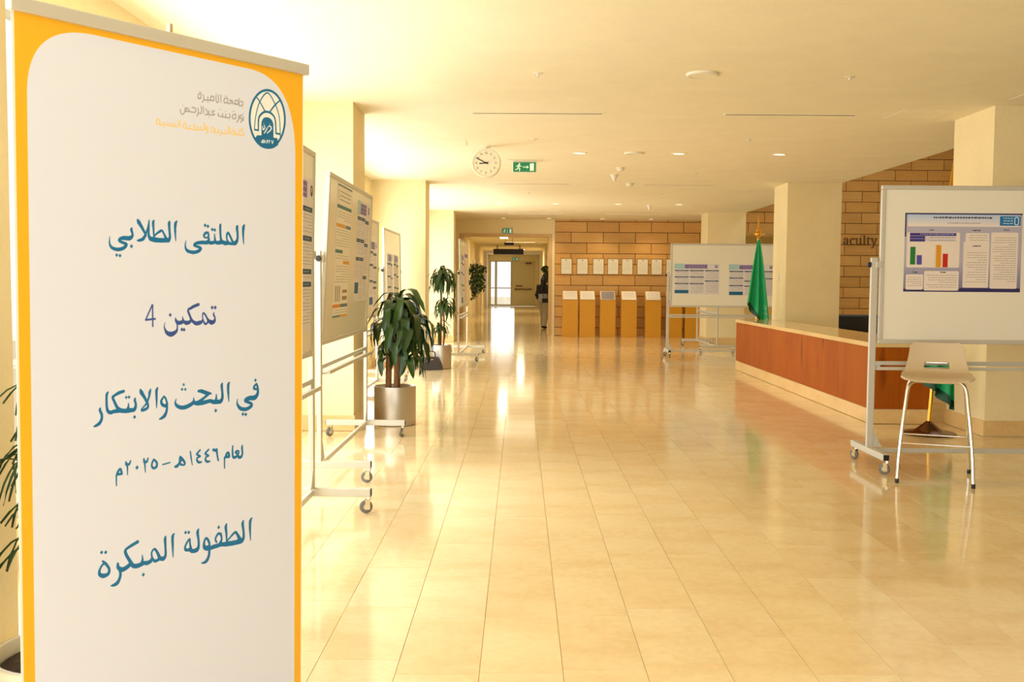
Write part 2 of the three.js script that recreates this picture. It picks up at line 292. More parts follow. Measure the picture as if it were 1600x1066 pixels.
// exit doors at the end of the corridor
const leafGrey = std({ color: srgb(224, 206, 158), roughness: 0.5 });
{
  const d = structure('door_1', 'glazed exit door with white daylight behind it', 'door'), z = ZEND - 0.1;
  part('frame', [BB(-1.78, -1.72, 0.01, 2.68, z - 0.06, z + 0.06), BB(-1.5, -1.36, 0.01, 2.68, z - 0.06, z + 0.06), BB(-0.56, -0.5, 0.01, 2.68, z - 0.06, z + 0.06), BB(-1.72, -1.5, 2.62, 2.68, z - 0.06, z + 0.06), BB(-1.36, -0.56, 2.62, 2.68, z - 0.06, z + 0.06), BB(-1.36, -0.56, 0.01, 0.1, z - 0.06, z + 0.06), BB(-1.72, -1.5, 0.01, 0.1, z - 0.06, z + 0.06)], M.stand, d);
  part('pane', BB(-1.36, -0.56, 0.1, 2.62, z - 0.005, z + 0.005), M.glass, d);
  part('pane', BB(-1.72, -1.5, 0.1, 2.62, z - 0.005, z + 0.005), M.glass, d);
  part('rail', [BB(-1.36, -0.56, 1.04, 1.1, z + 0.005, z + 0.06), BB(-1.72, -1.5, 1.04, 1.1, z + 0.005, z + 0.06)], M.stand, d);
  const e = structure('door_2', 'closed beige door leaf with a push bar beside the glazed exit door', 'door');
  part('leaf', RB(1.4, 2.67, 0.06, 0.2, 1.345, z, 0.003), leafGrey, e);
  part('push_bar', [RB(1.0, 0.06, 0.07, 0.18, 1.0, z + 0.09, 0.01), B(0.06, 0.1, 0.06, -0.28, 1.0, z + 0.06), B(0.06, 0.1, 0.06, 0.64, 1.0, z + 0.06)], M.brownMetal, e);
  part('closer', RB(0.36, 0.09, 0.08, 0.5, 2.54, z + 0.07, 0.01), M.brownMetal, e);
  part('plate', RB(0.4, 0.08, 0.01, -0.05, 1.2, z + 0.035, 0.003), M.brownMetal, e);
}
[[-32.5, 0], [-41, 1], [-48.5, 2]].forEach(([z, i]) => {
  const d = structure(`door_${i + 3}`, ['pale door set in the corridor wall nearest the doorway', 'pale door in the corridor wall behind the hanging ivy', 'pale door in the corridor wall nearest the exit'][i], 'door');
  part('frame', [BB(-1.9, -1.84, 0.005, 2.3, z - 0.56, z - 0.48), BB(-1.9, -1.84, 0.005, 2.3, z + 0.48, z + 0.56), BB(-1.9, -1.84, 2.22, 2.3, z - 0.48, z + 0.48)], M.white, d);
  part('leaf', BB(-1.9, -1.865, 0.01, 2.22, z - 0.48, z + 0.48), leafGrey, d);
  part('handle', [CY(0.012, 0.012, 0.12, -1.82, 1.05, z + 0.4).rotateX(0)], M.chrome, d);
});

// ---------- ceiling fittings ----------
function spot(name, x, y, z, intensity, parent) {
  const s = new THREE.SpotLight(new THREE.Color().setRGB(1, 0.8, 0.5), intensity, 0, 0.95, 0.6, 2);
  s.name = name; s.position.set(x, y, z); s.target.position.set(x, 0, z); s.castShadow = true; s.shadow.radius = 3; s.shadow.mapSize.set(512, 512);
  scene.add(s); scene.add(s.target); s.target.name = name + '_target'; s.target.updateMatrixWorld(); return s;
}
function downlight(x, z, label, group, y = CH, power = 5) {
  const t = thing('recessed_downlight', label, 'downlight', [x, y, z], 0, group);
  part('trim_ring', lathe([[0.072, 0.001], [0.074, -0.006], [0.09, -0.008], [0.096, 0]], 32), M.white, t);
  part('lens', lathe([[0, -0.0035], [0.05, -0.0035], [0.072, -0.001], [0.072, 0.0005]], 32), M.lens, t);
  if (power) spot('downlight_lamp', x, y - 0.02, z, power);
}
const ordinal = ['first', 'second', 'third', 'fourth', 'fifth', 'sixth', 'seventh', 'eighth'];
[0.755, 2.03, 3.32].forEach((x, i) => downlight(x, -13.12, ordinal[i] + ' recessed downlight from the clock in the row beside it', 'downlights near the clock'));
[-0.44, 0.75, 2.06, 3.35].forEach((x, i) => downlight(x, -21.5, ordinal[i] + ' recessed downlight from the window wall in the row before the slot diffusers', 'second row of downlights'));
[-0.44, 0.74, 2.13, 3.4].forEach((x, i) => downlight(x, -26.45, ordinal[i] + ' recessed downlight from the window wall in the row against the back wall', 'downlights along the back wall', CH, 6));
downlight(6.75, -28.2, 'round recessed downlight inside the alcove', undefined, 2.79, 12);

function diffuser(x0, x1, z, label, group) {
  const t = thing('slot_diffuser', label, 'air vent', [(x0 + x1) / 2, CH, z], 0, group), w = x1 - x0;
  part('slot', B(w - 0.03, 0.008, 0.045, 0, -0.003, 0), M.darkGap, t);
  part('rim', [B(w, 0.01, 0.012, 0, -0.004, 0.028), B(w, 0.01, 0.012, 0, -0.004, -0.028), B(0.015, 0.01, 0.044, -w / 2 + 0.0075, -0.004, 0), B(0.015, 0.01, 0.044, w / 2 - 0.0075, -0.004, 0)], M.ceiling, t);
}
for (const [x0, x1] of [[-0.49, 0.81], [1.99, 3.29]]) diffuser(x0, x1, -10.04, 'long slot air diffuser before the clock, on the ' + (x0 < 1 ? 'window side' : 'desk side'), 'slot diffusers before the clock');
for (const [x0, x1] of [[-0.4, 0.83], [2.07, 3.29]]) diffuser(x0, x1, -17.2, 'long slot air diffuser level with the far desk end, on the ' + (x0 < 1 ? 'window side' : 'desk side'), 'slot diffusers in line with the desk end');
for (const [x0, x1] of [[-0.29, 1.03], [2.07, 3.3]]) diffuser(x0, x1, -24.65, 'long slot air diffuser nearest the back wall, on the ' + (x0 < 1 ? 'window side' : 'desk side'), 'slot diffusers nearest the back wall');
function disc(name, label, category, x, z, r, h, group) {
  const t = thing(name, label, category, [x, CH, z], 0, group);
  part('bezel', lathe([[r * 0.82, -h * 0.8], [r * 0.86, -h], [r, -h * 0.7], [r, 0]], 40), M.plastic, t);
  part('face', lathe([[0, -h * 0.78], [r * 0.82, -h * 0.78]], 40), M.ceiling, t);
}
disc('ceiling_speaker', 'round cream ceiling speaker with a wide flat grille before the slot diffuser', 'speaker', 1.437, -8.14, 0.128, 0.02);
disc('ceiling_speaker', 'round cream ceiling speaker level with the row of three downlights', 'speaker', 1.45, -13.06, 0.125, 0.02);
function detector(label, x, z) {
  const t = thing('smoke_detector', label, 'detector', [x, CH, z]);
  part('base', lathe([[0, -0.02], [0.06, -0.02], [0.062, 0]], 28), M.plastic, t);
  part('head', lathe([[0, -0.052], [0.034, -0.05], [0.05, -0.036], [0.052, -0.02]], 28), M.plastic, t);
}
detector('small round smoke detector behind the second ceiling speaker', 1.44, -14.72);
detector('small round smoke detector at the end of the slot diffuser', 1.82, -17.0);
function sensor(label, x, z) {
  const t = thing('ceiling_sensor', label, 'sensor', [x, CH, z]);
  part('base', lathe([[0.062, 0], [0.062, -0.012], [0.05, -0.018]], 24), M.plastic, t);
  part('cone', lathe([[0, -0.1], [0.02, -0.098], [0.05, -0.018]], 24), M.plastic, t);
}
sensor('cone shaped ceiling sensor between the two smoke detectors', 1.44, -15.68);
sensor('cone shaped ceiling sensor beside the second row of downlights', 2.763, -21.8);
for (const [x, z, where] of [[0.13, -8.15, 'level with the near ceiling speaker, on the window side'], [2.632, -8.23, 'level with the near ceiling speaker, on the desk side'], [2.627, -11.8, 'between the slot diffuser and the row of three downlights'], [0.154, -11.85, 'between the slot diffuser and the exit sign'], [2.63, -15.34, 'level with the cone shaped sensor'], [2.63, -18.9, 'behind the middle slot diffusers, on the desk side'], [0.15, -18.9, 'behind the middle slot diffusers, on the window side']]) {
  const t = thing('fire_sprinkler', 'tiny fire sprinkler ' + where, 'sprinkler', [x, CH, z], 0, 'ceiling sprinklers');
  part('plate', lathe([[0, -0.006], [0.036, -0.006], [0.04, 0]], 24), M.plastic, t); part('stem', CY(0.008, 0.012, 0.02, 0, -0.016, 0, 12), M.plastic, t);
}
for (const [x, z, w, d, label] of [[3.9, -10.0, 0.52, 0.6, 'flush square access panel in the ceiling by the near column'], [4.62, -8.9, 0.5, 0.6, 'flush square access panel at the ceiling edge above the near column'], [3.95, -18.5, 0.5, 0.5, 'flush square access panel behind the far desk column'], [3.3, -14.4, 0.5, 0.5, 'flush square access panel above the reception counter'], [-0.9, -12.2, 0.5, 0.5, 'flush square access panel beside the hanging clock']]) {
  const t = thing('access_panel', label, 'panel', [x, CH, z]);
  part('edge', [B(w, 0.004, 0.008, 0, -0.001, d / 2), B(w, 0.004, 0.008, 0, -0.001, -d / 2), B(0.008, 0.004, d, w / 2, -0.001, 0), B(0.008, 0.004, d, -w / 2, -0.001, 0)], M.plastic, t);
  part('cover', B(w - 0.016, 0.003, d - 0.016, 0, -0.001, 0), M.ceiling, t);
}
// corridor ceiling lights and hanging boxes
for (const [x, z, w, d, i] of [[0.0, -41, 1.2, 0.3, 0], [-0.6, -37, 0.3, 1.6, 1], [0.05, -50, 0.3, 1.6, 2], [-0.1, -30.5, 1.2, 0.6, 3]]) {
  const t = thing('linear_ceiling_light', ['white strip light set across the corridor ceiling', 'white strip light along the corridor ceiling nearest the doorway', 'white strip light along the corridor ceiling nearest the exit', 'wide white light panel just inside the corridor doorway'][i], 'light', [x, 3.05, z]);
  part('housing', [B(w + 0.04, 0.02, 0.02, 0, -0.01, d / 2 + 0.01), B(w + 0.04, 0.02, 0.02, 0, -0.01, -d / 2 - 0.01), B(0.02, 0.02, d, w / 2 + 0.01, -0.01, 0), B(0.02, 0.02, d, -w / 2 - 0.01, -0.01, 0)], M.white, t);
  part('diffuser', B(w, 0.012, d, 0, -0.008, 0), M.lens, t);
  const l = new THREE.RectAreaLight(new THREE.Color().setRGB(1, 0.88, 0.6), i === 3 ? 11 : i === 2 ? 85 : 52, w, d); l.name = 'corridor_strip_light'; l.position.set(x, 3.03, z); l.lookAt(x, 0, z); scene.add(l);
}
{
  const t = thing('air_curtain', 'long dark box hung across the corridor ceiling', 'air curtain', [-0.52, 2.645, -45]);
  part('case', RB(1.34, 0.245, 0.3, 0, 0.1225, 0, 0.03), M.leather, t);
  part('grille', [B(1.2, 0.02, 0.01, 0, 0.06, 0.151), B(1.2, 0.02, 0.01, 0, 0.1, 0.151), B(1.2, 0.02, 0.01, 0, 0.14, 0.151)], M.black, t);
  for (const q of [-0.5, 0.5]) part('bracket', B(0.04, 0.17, 0.04, q, 0.325, 0), M.black, t);
}

// ---------- exit signs and clock ----------
function drawExit(arrow, glow) {
  return canvasTexture(256, 116, (g, w, h) => {
    g.fillStyle = '#0c7a4a'; g.fillRect(0, 0, w, h); g.strokeStyle = '#f2ffe6'; g.fillStyle = '#f2ffe6'; g.lineCap = g.lineJoin = 'round';
    const man = (x) => {
      g.beginPath(); g.arc(x + 46, 20, 9, 0, 7); g.fill(); g.lineWidth = 13;
      const l = (p) => { g.beginPath(); p.forEach(([a, b], i) => (i ? g.lineTo(x + a, b) : g.moveTo(x + a, b))); g.stroke(); };
      l([[42, 34], [34, 62]]); g.lineWidth = 8; l([[42, 34], [24, 40], [14, 54]]); l([[44, 36], [56, 50], [68, 44]]); g.lineWidth = 10; l([[34, 62], [50, 76], [46, 102]]); l([[34, 64], [24, 82], [4, 88]]);
    };
    man(24);
    if (arrow) { g.lineWidth = 9; g.beginPath(); g.moveTo(112, 58); g.lineTo(160, 58); g.stroke(); g.beginPath(); g.moveTo(176, 58); g.lineTo(150, 38); g.lineTo(156, 58); g.lineTo(150, 78); g.fill(); } else { g.fillRect(128, 20, 8, 70); g.beginPath(); g.moveTo(132, 104); g.lineTo(116, 78); g.lineTo(148, 78); g.fill(); }
    g.fillRect(188, 14, 44, 88); g.fillStyle = '#0c7a4a'; g.fillRect(206, 52, 4, 10);
  });
}
function exitSign(label, x, y, z, w, h, arrow, hung) {
  const t = thing('exit_sign', label, 'exit sign', [x, y, z]);
  const tex = drawExit(arrow), face = std({ map: tex, roughness: 0.35, emissive: 0xffffff, emissiveMap: tex, emissiveIntensity: 0.55 });
  part('case', RB(w + 0.02, h + 0.02, 0.05, 0, 0, 0, 0.006), M.plastic, t);
  part('legend', unitUv(metre(new THREE.PlaneGeometry(w, h).translate(0, 0, 0.0262)), -w / 2, w / 2, -h / 2, h / 2), face, t);
  if (hung) part('ceiling_plate', [RB(w + 0.16, 0.014, 0.09, 0, hung - 0.007, 0, 0.004), RB(w * 0.9, Math.max(0.01, hung - h / 2 - 0.02), 0.03, 0, (hung + h / 2) / 2, 0, 0.004)], M.plastic, t);
}
exitSign('green exit sign with running figure and right arrow hung beside the clock', 0.05, 2.985, -13.88, 0.31, 0.13, true, CH - 2.985);
exitSign('lit green exit sign above the corridor doorway', -0.35, 2.777, ZB + 0.032, 0.27, 0.13, false, 0);
exitSign('small green exit sign over the far exit doors', -0.3, 2.79, ZEND + 0.04, 0.36, 0.16, false, 0);
{
  const t = thing('exit_sign', 'unlit dark back of a sign hung from the corridor ceiling', 'exit sign', [-0.4, 2.78, -36]);
  part('case', RB(0.34, 0.1, 0.06, 0, 0, 0, 0.008), M.leather, t); for (const q of [-0.12, 0.12]) part('hanger', B(0.012, 0.22, 0.012, q, 0.16, 0), M.black, t);
}
{
  const t = thing('ceiling_clock', 'round cream clock with dark hands hung from the ceiling', 'clock', [-0.425, CH, -12.54], -0.12);
  const R = 0.178, cy = -0.203;
  part('ceiling_mount', [CY(0.045, 0.045, 0.012, 0, -0.006, 0, 24), CY(0.013, 0.013, 0.035, 0, -0.02, 0, 12)], M.white, t);
  part('case', new THREE.LatheGeometry([[0, -0.04], [R - 0.012, -0.04], [R, -0.028], [R, 0.028], [R - 0.006, 0.038], [R - 0.016, 0.038], [R - 0.02, 0.028]].map(([x, y]) => new THREE.Vector2(x, y)), 64).rotateX(Math.PI / 2).translate(0, cy, 0), M.white, t);
  const face = canvasTexture(512, 512, (g) => {
    g.fillStyle = '#f3e9cf'; g.fillRect(0, 0, 512, 512); g.fillStyle = '#3c3020'; g.strokeStyle = '#3c3020'; g.font = 'bold 54px sans-serif'; g.textAlign = 'center'; g.textBaseline = 'middle';
    for (let i = 1; i <= 12; i++) { const a = (i / 6) * Math.PI; g.fillText(String(i), 256 + 192 * Math.sin(a), 256 - 192 * Math.cos(a)); }
    for (let i = 0; i < 60; i++) { const a = (i / 30) * Math.PI, r = i % 5 ? 240 : 232; g.lineWidth = i % 5 ? 3 : 6; g.beginPath(); g.moveTo(256 + r * Math.sin(a), 256 - r * Math.cos(a)); g.lineTo(256 + 248 * Math.sin(a), 256 - 248 * Math.cos(a)); g.stroke(); }
  });
  const r = R - 0.018;
  part('dial', unitUv(metre(new THREE.CircleGeometry(r, 64).translate(0, cy, 0.03)), -r, r, cy - r, cy + r), std({ map: face, roughness: 0.6 }), t);
  const hand = (name, a, len, w, z, tail) => { const m = part(name, RB(w, len + tail, 0.003, 0, (len - tail) / 2, 0, 0.001), M.black, t); m.position.set(0, cy, z); m.rotation.z = -a; };
  hand('minute_hand', (49.5 / 30) * Math.PI, 0.135, 0.011, 0.036, 0.03); hand('hour_hand', ((8 + 49.5 / 60) / 6) * Math.PI, 0.085, 0.013, 0.0335, 0.025);
  hand('second_hand', (11 / 30) * Math.PI, 0.05, 0.003, 0.038, 0.02);
  part('hub', CY(0.011, 0.011, 0.012, 0, 0, 0, 20).rotateX(Math.PI / 2).translate(0, cy, 0.035), M.black, t);
}

// ---------- wheeled whiteboards ----------
const posterBase = V(0, 0, 0);
function wheelGeo(r, w) { return new THREE.LatheGeometry([[0.006, -w / 2], [r * 0.8, -w / 2], [r, -w * 0.3], [r, w * 0.3], [r * 0.8, w / 2], [0.006, w / 2]].map(([x, y]) => new THREE.Vector2(x, y)), 24).rotateZ(Math.PI / 2); }
const wheelShape = wheelGeo(0.04, 0.022);
const hubShape = CY(0.017, 0.017, 0.026, 0, 0, 0, 16).rotateZ(Math.PI / 2);
const forkShape = join([B(0.003, 0.062, 0.03, -0.0155, 0.054, 0.008), B(0.003, 0.062, 0.03, 0.0155, 0.054, 0.008), B(0.034, 0.004, 0.038, 0, 0.085, 0.01), CY(0.013, 0.013, 0.016, 0, 0.094, 0.02, 16)]);
function castor(parent, x, z, turn) {
  const c = part('castor', forkShape, M.chrome, parent); c.position.set(x, 0.002, z); c.rotation.y = turn;
  const w = part('wheel', wheelShape, M.rubber, c); w.position.y = 0.04; const h = part('hub', hubShape, M.stand, c); h.position.y = 0.04;
}
const stands = {};
function wheeledBoard(key, label, x, z, turn, len, tilt, o = {}) {
  const t = thing('wheeled_whiteboard', label, 'whiteboard', [x, 0, z], turn), cy = 1.575, bh = o.height ?? 1.22, px = len / 2 + 0.036;
  const tilted = (m) => { m.position.set(0, cy, o.out ?? 0.012); m.rotation.x = tilt; return m; };
  tilted(part('panel', B(len - 0.05, bh - 0.05, 0.014), M.board, t));
  const fw = 0.034;
  tilted(part('frame', [RB(len, fw, 0.03, 0, bh / 2 - fw / 2, 0, 0.006), RB(len, fw, 0.03, 0, -bh / 2 + fw / 2, 0, 0.006), RB(fw, bh - 2 * fw, 0.03, -len / 2 + fw / 2, 0, 0, 0.006), RB(fw, bh - 2 * fw, 0.03, len / 2 - fw / 2, 0, 0, 0.006)], M.stand, t));
  for (const s of [-1, 1]) {
    part('pole', RB(0.052, 1.5, 0.03, s * px, 0.88, 0, 0.005), M.stand, t);
    const k = part('clamp', [RB(0.05, 0.05, 0.04, s * (px - 0.03), 1.575, 0.012, 0.004)], M.stand, t);
    part('knob', [CY(0.018, 0.022, 0.024, 0, 0, 0, 14).rotateZ(Math.PI / 2).translate(s * (px + 0.04), 1.575, 0), CY(0.006, 0.006, 0.03, 0, 0, 0, 8).rotateZ(Math.PI / 2).translate(s * (px + 0.02), 1.575, 0)], M.black, k);
    const gus = new THREE.Shape([new THREE.Vector2(0, 0), new THREE.Vector2(0.07, 0), new THREE.Vector2(0, 0.12)]), gg = new THREE.ExtrudeGeometry(gus, { depth: 0.004, bevelEnabled: false }).rotateY(s > 0 ? Math.PI : 0).translate(s * (px - 0.026), 0.155, 0.012);
    const f = part('foot', [RB(0.05, 0.05, 0.72, s * px, 0.13, 0, 0.005), gg], M.stand, t);
    for (const q of [-1, 1]) part('end_cap', B(0.042, 0.042, 0.004, s * px, 0.13, q * 0.362), M.black, f);
    castor(t, s * px, 0.33, rr(-1.2, 1.2)); castor(t, s * px, -0.33, rr(-1.2, 1.2));
  }
  part('tray', [RB(2 * px - 0.05, 0.03, 0.024, 0, 0.812, 0, 0.004), RB(2 * px - 0.05, 0.008, 0.075, 0, 0.766, 0.03, 0.003), RB(2 * px - 0.05, 0.025, 0.006, 0, 0.775, 0.066, 0.002), B(0.04, 0.05, 0.02, -px + 0.045, 0.79, 0), B(0.04, 0.05, 0.02, px - 0.045, 0.79, 0)], M.stand, t);
  part('crossbar', RB(2 * px - 0.05, 0.036, 0.026, 0, 0.128, 0, 0.004), M.stand, t);
  t.updateMatrixWorld(true);
  stands[key] = { t, cy, tilt, out: o.out ?? 0.012 };
  return t;
}
wheeledBoard('first', 'wheeled whiteboard partly hidden behind the roll-up banner', -1.262, -5.06, Math.PI / 2, 2.02, 0.022);
wheeledBoard('second', 'wheeled whiteboard with a long orange banded poster in front of the first column', -1.4, -8.1, Math.PI / 2, 2.04, 0.05, { out: 0.03 });
wheeledBoard('third', 'wheeled whiteboard between the first column and the pale whiteboard, one poster visible', -1.86, -12.1, Math.PI / 2, 2.02, 0.01);
wheeledBoard('fourth', 'wheeled whiteboard with two grey posters side by side before the second column', -1.95, -15.35, Math.PI / 2, 1.95, -0.014);
wheeledBoard('fifth', 'wheeled whiteboard just past the tiered plant, nearest the corridor doorway', -1.07, -19.05, Math.PI / 2 - 0.02, 2.06, -0.02, { out: 0.02 });
wheeledBoard('middle', 'wheeled whiteboard with two landscape posters before the mustard pedestals', 3.915, -19.45, -0.02, 2.06, 0.0);
wheeledBoard('side', 'wheeled whiteboard standing behind the one with two landscape posters', 4.06, -21.95, Math.PI / 2, 2.3, 0.0);
wheeledBoard('near', 'wheeled whiteboard with a bar chart poster beside the bar stool', 3.805, -7.87, 0.012, 2.06, 0.0);

// posters on the boards
const scribble = (g, x, y, w, n, dy, colour = '#6b6570', lw = 2) => {
  g.strokeStyle = colour; g.lineWidth = lw;
  for (let i = 0; i < n; i++) { let a = x + w, e = x + w * (i % 4 === 3 ? rr(0.3, 0.7) : rr(0, 0.12)); while (a > e) { const l = rr(6, 22); g.beginPath(); g.moveTo(a, y + i * dy + rr(-1, 1)); g.lineTo(Math.max(e, a - l), y + i * dy + rr(-1, 1)); g.stroke(); a -= l + 4; } }
};
function poster(key, label, x, y, w, h, draw, group) {
  const { t, cy, tilt, out } = stands[key], scale = 700 / Math.max(w, h), tex = canvasTexture(Math.round(w * scale), Math.round(h * scale), draw);
  const geo = new THREE.BoxGeometry(w, h, 0.0012);
  const edge = M.paper, o = new THREE.Mesh(geo, [edge, edge, edge, edge, std({ map: tex, roughness: 0.55 }), edge]);
  o.name = numbered('poster'); o.castShadow = o.receiveShadow = true; o.userData = { label, category: 'poster' }; if (group) o.userData.group = group;
  const m = new THREE.Matrix4().makeRotationX(tilt).setPosition(0, cy, out).multiply(new THREE.Matrix4().makeTranslation(x, y - cy, 0.0084));
  o.applyMatrix4(t.matrixWorld.clone().multiply(m)); scene.add(o);
}
// portrait or landscape research poster: pale sheet, light blue and purple heading, dark section bars, text blocks
function research(cols, bars, seal = true) {
  return (g, w, h) => {
    g.fillStyle = '#e4dfe2'; g.fillRect(0, 0, w, h); const hh = h * (w > h ? 0.17 : 0.14);
    g.fillStyle = '#a9d3d6'; g.fillRect(0, 0, w * 0.22, hh); g.fillStyle = '#7d69a8'; g.fillRect(w * 0.23, hh * 0.15, w * 0.5, hh * 0.75);
    scribble(g, w * 0.27, hh * 0.4, w * 0.42, 2, hh * 0.28, '#d8cfe8', 4);
    if (seal) { g.fillStyle = '#54406e'; g.beginPath(); g.arc(w * 0.93, hh * 0.5, hh * 0.28, 0, 7); g.fill(); g.fillStyle = '#e4dfe2'; g.fillRect(w * 0.915, hh * 0.35, w * 0.03, hh * 0.22); }
    const cw = w / cols;
    bars.forEach((list, c) => { const x = w - (c + 1) * cw + cw * 0.04, ww = cw * 0.92; list.forEach(([a, big], i) => { const y = hh * 1.12 + a * (h - hh * 1.15), b = big ? h * 0.11 : h * 0.034; g.fillStyle = big ? '#17638a' : '#1d4566'; g.fillRect(x, y, ww, b); if (!big) scribble(g, x + ww * 0.25, y + b * 0.5, ww * 0.5, 1, 1, '#c9d6dd', 3); const end = (list[i + 1]?.[0] ?? 1), lines = Math.floor(((end - a) * (h - hh * 1.15) - b) / (h * 0.022)) - 1; if (!big && lines > 0) scribble(g, x + 4, y + b + h * 0.02, ww - 8, lines, h * 0.022); }); });
  };
}
const landscape = research(3, [[[0.02], [0.44]], [[0.02], [0.28], [0.55]], [[0.02], [0.28], [0.55], [0.83, 1]]]);
poster('middle', 'landscape poster with a purple heading on the whiteboard before the pedestals', 3.39 - 3.915, 1.505, 0.86, 0.585, landscape);
poster('middle', 'landscape poster half hidden behind the green flag', 4.43 - 3.915, 1.49, 0.86, 0.6, research(3, [[[0.02], [0.3]], [[0.02], [0.4], [0.6]], [[0.02], [0.28], [0.58], [0.84, 1]]]));
const upright = research(2, [[[0.03], [0.26], [0.52], [0.62]], [[0.0], [0.22], [0.5], [0.8, 1]]]);
const uprightTwo = research(3, [[[0.02], [0.3], [0.7]], [[0.0], [0.26], [0.48]], [[0.0], [0.26], [0.48], [0.78, 1]]]);
poster('first', 'portrait poster on the whiteboard behind the banner', 0.66, 1.57, 0.62, 0.88, upright);
poster('second', 'portrait poster with a purple heading beside the orange banded poster', 0.57, 1.67, 0.62, 0.84, uprightTwo);
poster('second', 'long portrait poster with orange and green section bands', -0.36, 1.64, 0.62, 0.99, (g, w, h) => {
  g.fillStyle = '#f0e8da'; g.fillRect(0, 0, w, h); g.fillStyle = '#4b7f7a'; g.fillRect(0, 0, w, h * 0.012); g.fillRect(0, h * 0.985, w * 0.5, h * 0.015); g.fillStyle = '#e09a2e'; g.fillRect(w * 0.5, h * 0.985, w * 0.5, h * 0.015);
  scribble(g, w * 0.1, h * 0.05, w * 0.82, 3, h * 0.03, '#565060', 4); g.strokeStyle = '#8a8490'; g.lineWidth = 4; g.beginPath(); g.arc(w * 0.07, h * 0.07, w * 0.045, 0, 7); g.stroke();
  const band = (y, x, ww, c) => { g.fillStyle = c; g.fillRect(x * w, y * h, ww * w, h * 0.026); };
  band(0.15, 0, 1, '#4b7f7a'); scribble(g, 10, h * 0.2, w - 20, 4, h * 0.019); band(0.29, 0, 0.62, '#e2a233'); band(0.29, 0.64, 0.36, '#5c7f92'); scribble(g, 10, h * 0.335, w - 20, 7, h * 0.02); band(0.485, 0, 0.5, '#4b7f7a'); scribble(g, 10, h * 0.53, w - 20, 2, h * 0.02); band(0.565, 0.55, 0.45, '#e2a233'); scribble(g, 10, h * 0.61, w - 20, 7, h * 0.02);
  g.fillStyle = '#6a5a48'; for (const x of [0.12, 0.25, 0.38]) g.fillRect(w * x, h * 0.76, w * 0.05, h * 0.12); g.fillStyle = '#9a8064'; g.fillRect(w * 0.6, h * 0.79, w * 0.34, h * 0.025); g.fillRect(w * 0.6, h * 0.84, w * 0.34, h * 0.03); band(0.9, 0, 0.5, '#dd8a2c'); band(0.9, 0.5, 0.5, '#5c7f92'); scribble(g, 10, h * 0.945, w - 20, 2, h * 0.02);
});
poster('third', 'portrait poster on the whiteboard beyond the first column', 0.55, 1.5, 0.62, 0.85, upright);
poster('fourth', 'grey portrait poster on the pale whiteboard, beside the first column side', -0.34, 1.4, 0.6, 0.85, uprightTwo);
poster('fourth', 'grey portrait poster on the pale whiteboard, beside the second column', 0.4, 1.4, 0.6, 0.85, upright);
poster('fifth', 'portrait poster beside the top of the tiered plant', -0.5, 1.45, 0.66, 0.95, upright);
poster('fifth', 'poster with red vertical stripes near the corridor doorway', 0.42, 1.45, 0.75, 1.0, (g, w, h) => { g.fillStyle = '#ece2d2'; g.fillRect(0, 0, w, h); g.fillStyle = '#c4513c'; g.fillRect(w * 0.06, h * 0.1, w * 0.1, h * 0.8); g.fillRect(w * 0.3, h * 0.1, w * 0.06, h * 0.8); g.fillStyle = '#7d69a8'; g.fillRect(0, 0, w, h * 0.07); scribble(g, w * 0.45, h * 0.15, w * 0.5, 28, h * 0.028); });
